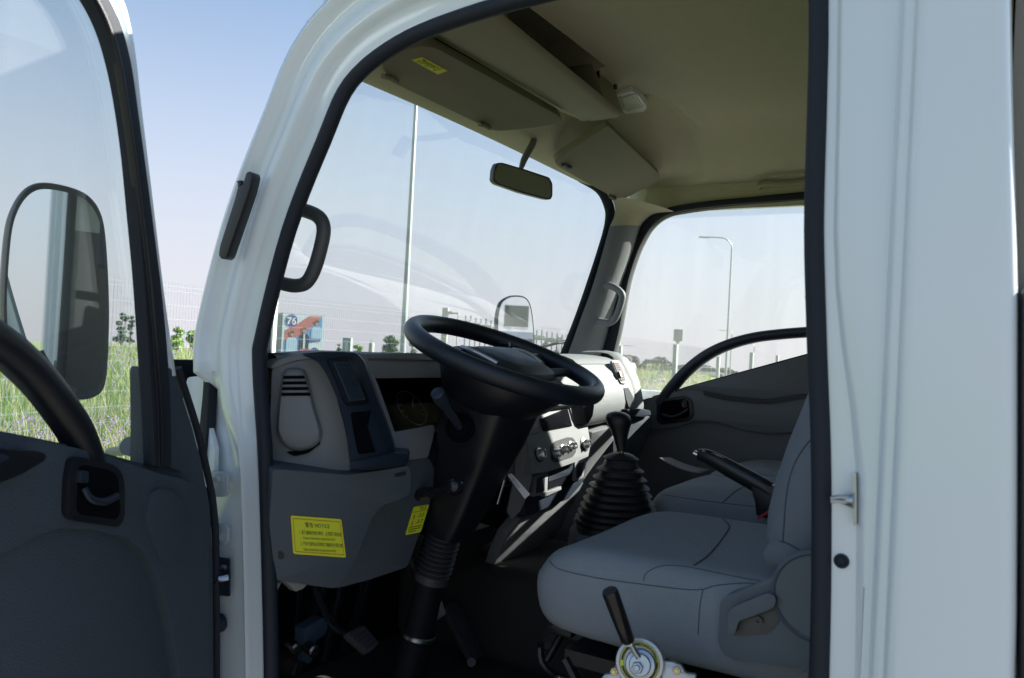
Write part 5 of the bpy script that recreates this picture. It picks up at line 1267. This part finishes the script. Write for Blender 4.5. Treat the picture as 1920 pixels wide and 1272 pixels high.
# --- cars parked beyond
def car(px, depth, col, label, rot=0, L=4.3, Hc=1.45, van=False):
    p = G(px, depth); t = thing('parked_car' if not van else 'van', label, 'car' if not van else 'van', p, None if van else 'cars parked beyond the meadow')
    M = Matrix.Rotation(YAW-math.pi/2+rot, 3, 'Z'); W2_ = .86
    def q(x, y, z): return p+M @ V((x, y, z))
    m_ = mat('car_'+label.split()[0], col, .25, coat=.5)
    if van: side = [(-L/2, .35), (L/2-.1, .35), (L/2, .6), (L/2-.03, 1.0), (L/2-.9, 1.25), (L/2-1.45, Hc-.1), (L/2-1.8, Hc), (-L/2+.1, Hc), (-L/2, Hc-.15)]
    else: side = [(-L/2, .3), (L/2-.05, .3), (L/2, .55), (L/2-.1, .78), (L/2-1.1, .9), (L/2-1.75, Hc-.05), (L/2-2.2, Hc), (-L/2+1.0, Hc-.02), (-L/2+.3, .95), (-L/2, .85)]
    link(MB().prism([q(x, -W2_, z) for x, z in side], M @ V((0, 2*W2_, 0))).build('body', m_, None, bevel=.05, seg=2, bang=20), t)
    wg = mat('car_glass', (.03, .04, .05), .08)
    if van: wins = [[(L/2-1.45, 1.2), (L/2-1.0, 1.2), (L/2-1.55, Hc-.2), (L/2-1.9, Hc-.2), (L/2-1.9, 1.2)], [(L/2-2.1, 1.2), (L/2-2.1, Hc-.25), (-L/2+.3, Hc-.25), (-L/2+.3, 1.2)]]
    else: wins = [[(L/2-1.3, .92), (L/2-1.85, Hc-.12), (L/2-2.35, Hc-.1), (L/2-2.35, .92)], [(L/2-2.42, .92), (L/2-2.42, Hc-.1), (-L/2+1.0, Hc-.12), (-L/2+.5, .95)]]
    for wv in wins:
        for sy in (-1, 1): link(MB().prism([q(x, sy*(W2_+.004), z) for x, z in wv], M @ V((0, sy*.01, 0))).build('window', wg, None, False), t)
    for x in (-L/2+.75, L/2-.85):
        for sy in (-1, 1):
            wh = MB().cyl(q(x, sy*(W2_-.16), .31), q(x, sy*(W2_+.02), .31), .31, 20).build('wheel', RUB, None, ang=30); link(wh, t)
    return t
car(1262, 140, (.7, .7, .7), 'white car parked beyond the meadow under the equipment cabinet', .1)
car(1289, 150, (.35, .37, .4), 'silver car parked right of the white one under the cabinet', -.1)
car(1332, 125, (.72, .72, .72), 'white car parked just inside the lower corner of the far quarter window', .0, 4.8, 1.6)
car(1368, 170, (.08, .09, .1), 'dark car parked at the foot of the tall curved lamp', .1)
# --- things that stand behind the truck and show in the far mirror
Mm = V((1.93, 1.74, 1.75)); rdir = ray(965, 655); rdir = (rdir-nr.normalized()*2*rdir.dot(nr.normalized())); rdir.z = 0; rdir.normalize(); rl = V((rdir.y, -rdir.x, 0))
gp_ = Mm+rdir*95; gp_.z = gz(95)
t = thing('gantry_billboard', 'back of a large slatted billboard on two lattice legs, seen only in the far mirror', 'billboard', gp_)
TRS = mat('truss_steel', (.25, .28, .3), .5, .5); z0, z1 = 5.0, 7.6
sl_ = MB()
for k in range(12): z = z0+.1+k*(z1-z0)/12; sl_.box(gp_+V((0, 0, z)), (.06, 3.0, (z1-z0)/13), Matrix((rdir, -rl, V((0, 0, 1)))).transposed())
link(sl_.build('board_slats', mat('slat_grey', (.10, .11, .12), .6), None), t)
for s_ in (-.85, .85):
    lt = MB()
    for e in (-.12, .12): lt.tube([gp_+rl*(s_+e), gp_+rl*(s_+e)+V((0, 0, z0))], .03, 5)
    for k in range(16): lt.tube([gp_+rl*(s_-.12*(-1)**k)+V((0, 0, k*z0/16)), gp_+rl*(s_+.12*(-1)**k)+V((0, 0, (k+1)*z0/16))], .02, 4)
    link(lt.build('lattice_leg', TRS, None), t)
lt = MB(); lt.tube([gp_+rl*-1.5+V((0, 0, z0)), gp_+rl*1.5+V((0, 0, z0))], .04, 5); lt.tube([gp_+rl*-1.5+V((0, 0, z0-.25)), gp_+rl*1.5+V((0, 0, z0-.25))], .03, 5)
for k in range(12): lt.tube([gp_+rl*(-1.5+.25*k)+V((0, 0, z0-.25*(k % 2))), gp_+rl*(-1.25+.25*k)+V((0, 0, z0-.25*((k+1) % 2)))], .02, 4)
link(lt.build('lattice_beam', TRS, None), t)
vt = car(900, 30, (.6, .65, .7), 'pale blue-white minibus parked behind the truck, seen only in the far mirror', 0, 5.4, 2.3, True)
vp = Mm+rdir*24+rl*.0; vp.z = 0; vt.matrix_world = Matrix.Identity(4)
vt.location = vp; vt.rotation_euler = (0, 0, math.atan2(rl.y, rl.x)-(YAW-math.pi/2)+math.pi)
# --- trees and bushes
def leafm(name, c): 
    m_ = mat(name, c, .6, var=.45, vscale=3); b = m_.node_tree.nodes['Principled BSDF']
    b.inputs['Transmission Weight'].default_value = 0; b.inputs['Subsurface Weight'].default_value = 0; return m_
LF = [leafm('leaf_dark', (.06, .09, .055)), leafm('leaf_mid', (.10, .17, .05)), leafm('leaf_bright', (.20, .34, .05)), leafm('leaf_grey', (.13, .18, .12))]
BARK = mat('bark', (.10, .08, .06), .9, bump=1, bscale=20)
def tree(name, px, depth, top, wpx, label, cat, lm, n=1400, trunk=.25, lsz=.16, group=None, seed=0, squash=1.0, base=None):
    n = int(n*2.2); lsz *= .62
    rng = random.Random(seed+int(px)); p = G(px, depth); H = zat(px, top, depth)-p.z; Wd = wpx*depth/F/2
    t = thing(name, label, cat, p, group)
    zb0 = H*trunk; cr = []
    for k in range(rng.randint(9, 14)):
        a = rng.uniform(0, 6.28); q = rng.uniform(0, 1)**.6; hh = rng.uniform(.12, .92)
        rad = Wd*(.28+.22*rng.random())*(1-.35*hh); rr2 = (Wd-rad)*q*(1-.45*hh)
        cr.append((p+V((math.cos(a)*rr2, math.sin(a)*rr2, zb0+(H-zb0)*hh-rad*.25)), rad))
    cr.append((p+V((0, 0, H-Wd*.28)), Wd*.30))
    mb = MB()
    for c, rad in cr: mb.tube([p+V((0, 0, zb0*.6)), p.lerp(c, .5)+V((0, 0, .1*H)), c], [Wd*.045+.02, Wd*.03+.01, .01], 5)
    mb.tube([p, p+V((0, 0, zb0)), p+V((0, 0, H*.7))], [Wd*.09+.03, Wd*.07+.02, .02], 7); link(mb.build('trunk', BARK, None), t)
    mb = MB(); vs, fs_ = [], []
    for k in range(n):
        c, rad = rng.choice(cr); d = V((rng.gauss(0, 1), rng.gauss(0, 1), rng.gauss(0, 1))).normalized()*rad*rng.uniform(.45, 1.12)**.8; d.z *= .8*squash
        q = c+d; q.z = max(p.z+.05, min(q.z, p.z+H+.1)); s_ = lsz*rng.uniform(.5, 1.3)
        u = V((rng.gauss(0, 1), rng.gauss(0, 1), rng.gauss(0, .6))).normalized()*s_; v = u.orthogonal().normalized(); v = (Matrix.Rotation(rng.uniform(0, 6.28), 3, u.normalized()) @ v)*s_*.7
        o = len(vs); vs += [q-u-v*.3, q+v, q+u+v*.2, q-v]; fs_.append((o, o+1, o+2, o+3))
    mb.add(vs, fs_); link(mb.build('crown', lm, None, False), t)
    return t
tree('tree', 229, 62, 586, 36, 'grey-green tree left of the driver door frame beyond the meadow', 'tree', LF[3], 1500, .2, .10)
tree('tree', 246, 64, 592, 26, 'darker slim tree half hidden by the driver door window frame', 'tree', LF[0], 900, .15, .10)
tree('bush', 332, 55, 613, 44, 'bright green bush between the open door and the front pillar', 'bush', LF[2], 1500, .05, .10)
tree('bush', 362, 57, 619, 38, 'bright green bush touching the front pillar', 'bush', LF[2], 1200, .05, .10)
tree('bush', 300, 58, 622, 40, 'low green bush seen between the door frame and the fence edge', 'bush', LF[1], 1200, .03, .10)
tree('bush', 388, 60, 624, 36, 'low bush mostly hidden by the front pillar', 'bush', LF[1], 900, .03, .10)
tree('bush', 636, 52, 645, 18, 'small bush just left of the grey pillar', 'bush', LF[1], 700, .05, .08)
tree('bush', 671, 50, 646, 32, 'bright bush between the grey pillar and the gas cylinder', 'bush', LF[2], 1000, .05, .08)
tree('tree', 733, 60, 628, 52, 'leafy tree beside the lamp pole in the windshield', 'tree', LF[1], 1700, .12, .10)
tree('bush', 772, 58, 640, 36, 'bush hidden partly by the steering wheel rim', 'bush', LF[1], 900, .1, .09)
for i, (a, d, tp, w_) in enumerate(((1022, 60, 642, 34), (1048, 62, 632, 40), (1075, 66, 640, 40))):
    tree('tree', a, d, tp, w_, ['sparse tree behind the bar fence right of the far mirror', 'taller sparse tree behind the bar fence', 'sparse tree behind the bar fence next to the far pillar'][i], 'tree', LF[3], 1000, .15, .10)
RT = [(1170, 130, 668, 40, 0), (1192, 135, 672, 34, 0), (1214, 128, 676, 34, 0), (1236, 125, 671, 40, 0), (1254, 140, 681, 30, 0), (1176, 95, 684, 36, 1), (1200, 92, 686, 40, 1), (1226, 96, 688, 36, 2), (1246, 90, 685, 30, 1),
      (1276, 150, 688, 36, 0), (1296, 155, 694, 34, 0), (1316, 150, 691, 34, 0), (1334, 155, 690, 34, 0), (1354, 160, 693, 34, 0), (1372, 165, 697, 30, 0), (1300, 110, 699, 34, 1)]
nm = ['leftmost dark tree of the far belt, above the round sign', 'second dark tree of the far belt from the left', 'dark tree of the far belt midway to the cabinet post', 'highest dark tree of the belt left of the cabinet post', 'dark tree just left of the cabinet post',
      'mid green shrub below the round sign', 'mid green shrub right of the round sign', 'yellow-green shrub behind the diamond sign', 'mid green shrub at the foot of the cabinet post',
      'dark tree right of the cabinet post', 'low dark tree behind the door arch', 'dark tree seen under the arch, leftmost', 'dark tree seen under the arch beside the grey post', 'dark tree behind the foot of the tall lamp', 'last dark tree before the door trim', 'green shrub behind the door arch']
for (a, d, tp, w_, k), lb in zip(RT, nm):
    tree('tree' if k == 0 else 'shrub', a, d, tp-2, w_*1.5, lb, 'tree' if k == 0 else 'shrub', LF[k], 1500, .02, .30 if k == 0 else .16, group='far tree belt' if k == 0 else 'shrubs before the tree belt')
# --- grass, dry stems, flowers
def blades(n, rgs, hmin, hmax, wd, seed, name, m_, lab):
    rng = random.Random(seed); vs, fs_ = [], []
    for k in range(n):
        p0, p1, d0, d1 = rng.choices([g[:4] for g in rgs], [g[4] for g in rgs])[0]
        d = d0*(d1/d0)**(rng.random()**.85); px = rng.uniform(p0, p1); p = G(px, d)+V((rng.uniform(-.2, .2), rng.uniform(-.2, .2), 0))
        h = rng.uniform(hmin, hmax)*(.75+.5*noise.noise(p*.35)+.25); w_ = wd*rng.uniform(.6, 1.4)*(d/9)**.55
        a = rng.uniform(0, 6.28); b = V((math.cos(a), math.sin(a), 0)); ln = V((rng.gauss(0, .22), rng.gauss(0, .22), 0))*h
        o = len(vs); vs += [p-b*w_, p+b*w_, p+b*w_*.7+ln*.4+V((0, 0, h*.6)), p-b*w_*.7+ln*.4+V((0, 0, h*.6)), p+ln+V((0, 0, h))]
        fs_ += [(o, o+1, o+2, o+3), (o+3, o+2, o+4)]
    ob = MB().add(vs, fs_).build(name, m_, None, False); tag(ob, lab, name.replace('_', ' '), kind='stuff'); return ob
RG = [(-200, 440, 6.5, 75, 10), (440, 1160, 22, 75, 3), (1160, 1330, 12, 75, 4)]
def gm(name, c0, c1, sc=.9):
    m_ = bpy.data.materials.new(name); m_.use_nodes = True; t = m_.node_tree; b = t.nodes['Principled BSDF']; b.inputs['Roughness'].default_value = .6
    tc = t.nodes.new('ShaderNodeTexCoord'); n = t.nodes.new('ShaderNodeTexNoise'); n.inputs['Scale'].default_value = sc; n.inputs['Detail'].default_value = 8
    mx = t.nodes.new('ShaderNodeMix'); mx.data_type = 'RGBA'; mx.inputs[6].default_value = (*c0, 1); mx.inputs[7].default_value = (*c1, 1)
    mr = t.nodes.new('ShaderNodeMapRange'); mr.inputs[1].default_value = .35; mr.inputs[2].default_value = .65
    t.links.new(tc.outputs['Object'], n.inputs[0]); t.links.new(n.outputs[0], mr.inputs[0]); t.links.new(mr.outputs[0], mx.inputs[0]); t.links.new(mx.outputs[2], b.inputs['Base Color'])
    tl = t.nodes.new('ShaderNodeBsdfTranslucent'); ms = t.nodes.new('ShaderNodeMixShader'); ms.inputs[0].default_value = .4
    t.links.new(mx.outputs[2], tl.inputs[0]); t.links.new(b.outputs[0], ms.inputs[1]); t.links.new(tl.outputs[0], ms.inputs[2]); t.links.new(ms.outputs[0], t.nodes['Material Output'].inputs[0])
    return m_
blades(70000, RG, .25, .6, .008, 1, 'meadow_grass', gm('grass_blade', (.12, .23, .045), (.23, .33, .09)), 'bright green meadow grass behind the wire fence')
blades(10000, RG, .45, .95, .005, 2, 'dry_grass', gm('dry_blade', (.36, .35, .19), (.50, .46, .28)), 'straw coloured dry stems standing in the meadow')
rng = random.Random(5); vs, fs_ = [], []
for k in range(7000):
    p0, p1, d0, d1 = rng.choices([g_[:4] for g_ in RG], [g_[4] for g_ in RG])[0]; d = d0*(d1/d0)**(rng.random()**.9); p = G(rng.uniform(p0, p1), d)
    if noise.noise(p*.25) < -.12 or p.length > 60: continue
    z = rng.uniform(.3, .62); s_ = .011*(d/9)**.6*rng.uniform(.7, 1.5); o = len(vs)
    for j in range(3):
        c = p+V((rng.gauss(0, .02), rng.gauss(0, .02), z+j*.02)); vs += [c+V((s_, 0, 0)), c+V((0, s_, s_)), c+V((-s_, 0, 0)), c+V((0, -s_, s_*.4))]; fs_.append((o+4*j, o+4*j+1, o+4*j+2, o+4*j+3))
tag(MB().add(vs, fs_).build('wildflowers', gm('flower_violet', (.30, .16, .50), (.42, .28, .58)), None, False), 'small violet wildflowers scattered through the meadow', 'wildflowers', kind='stuff')
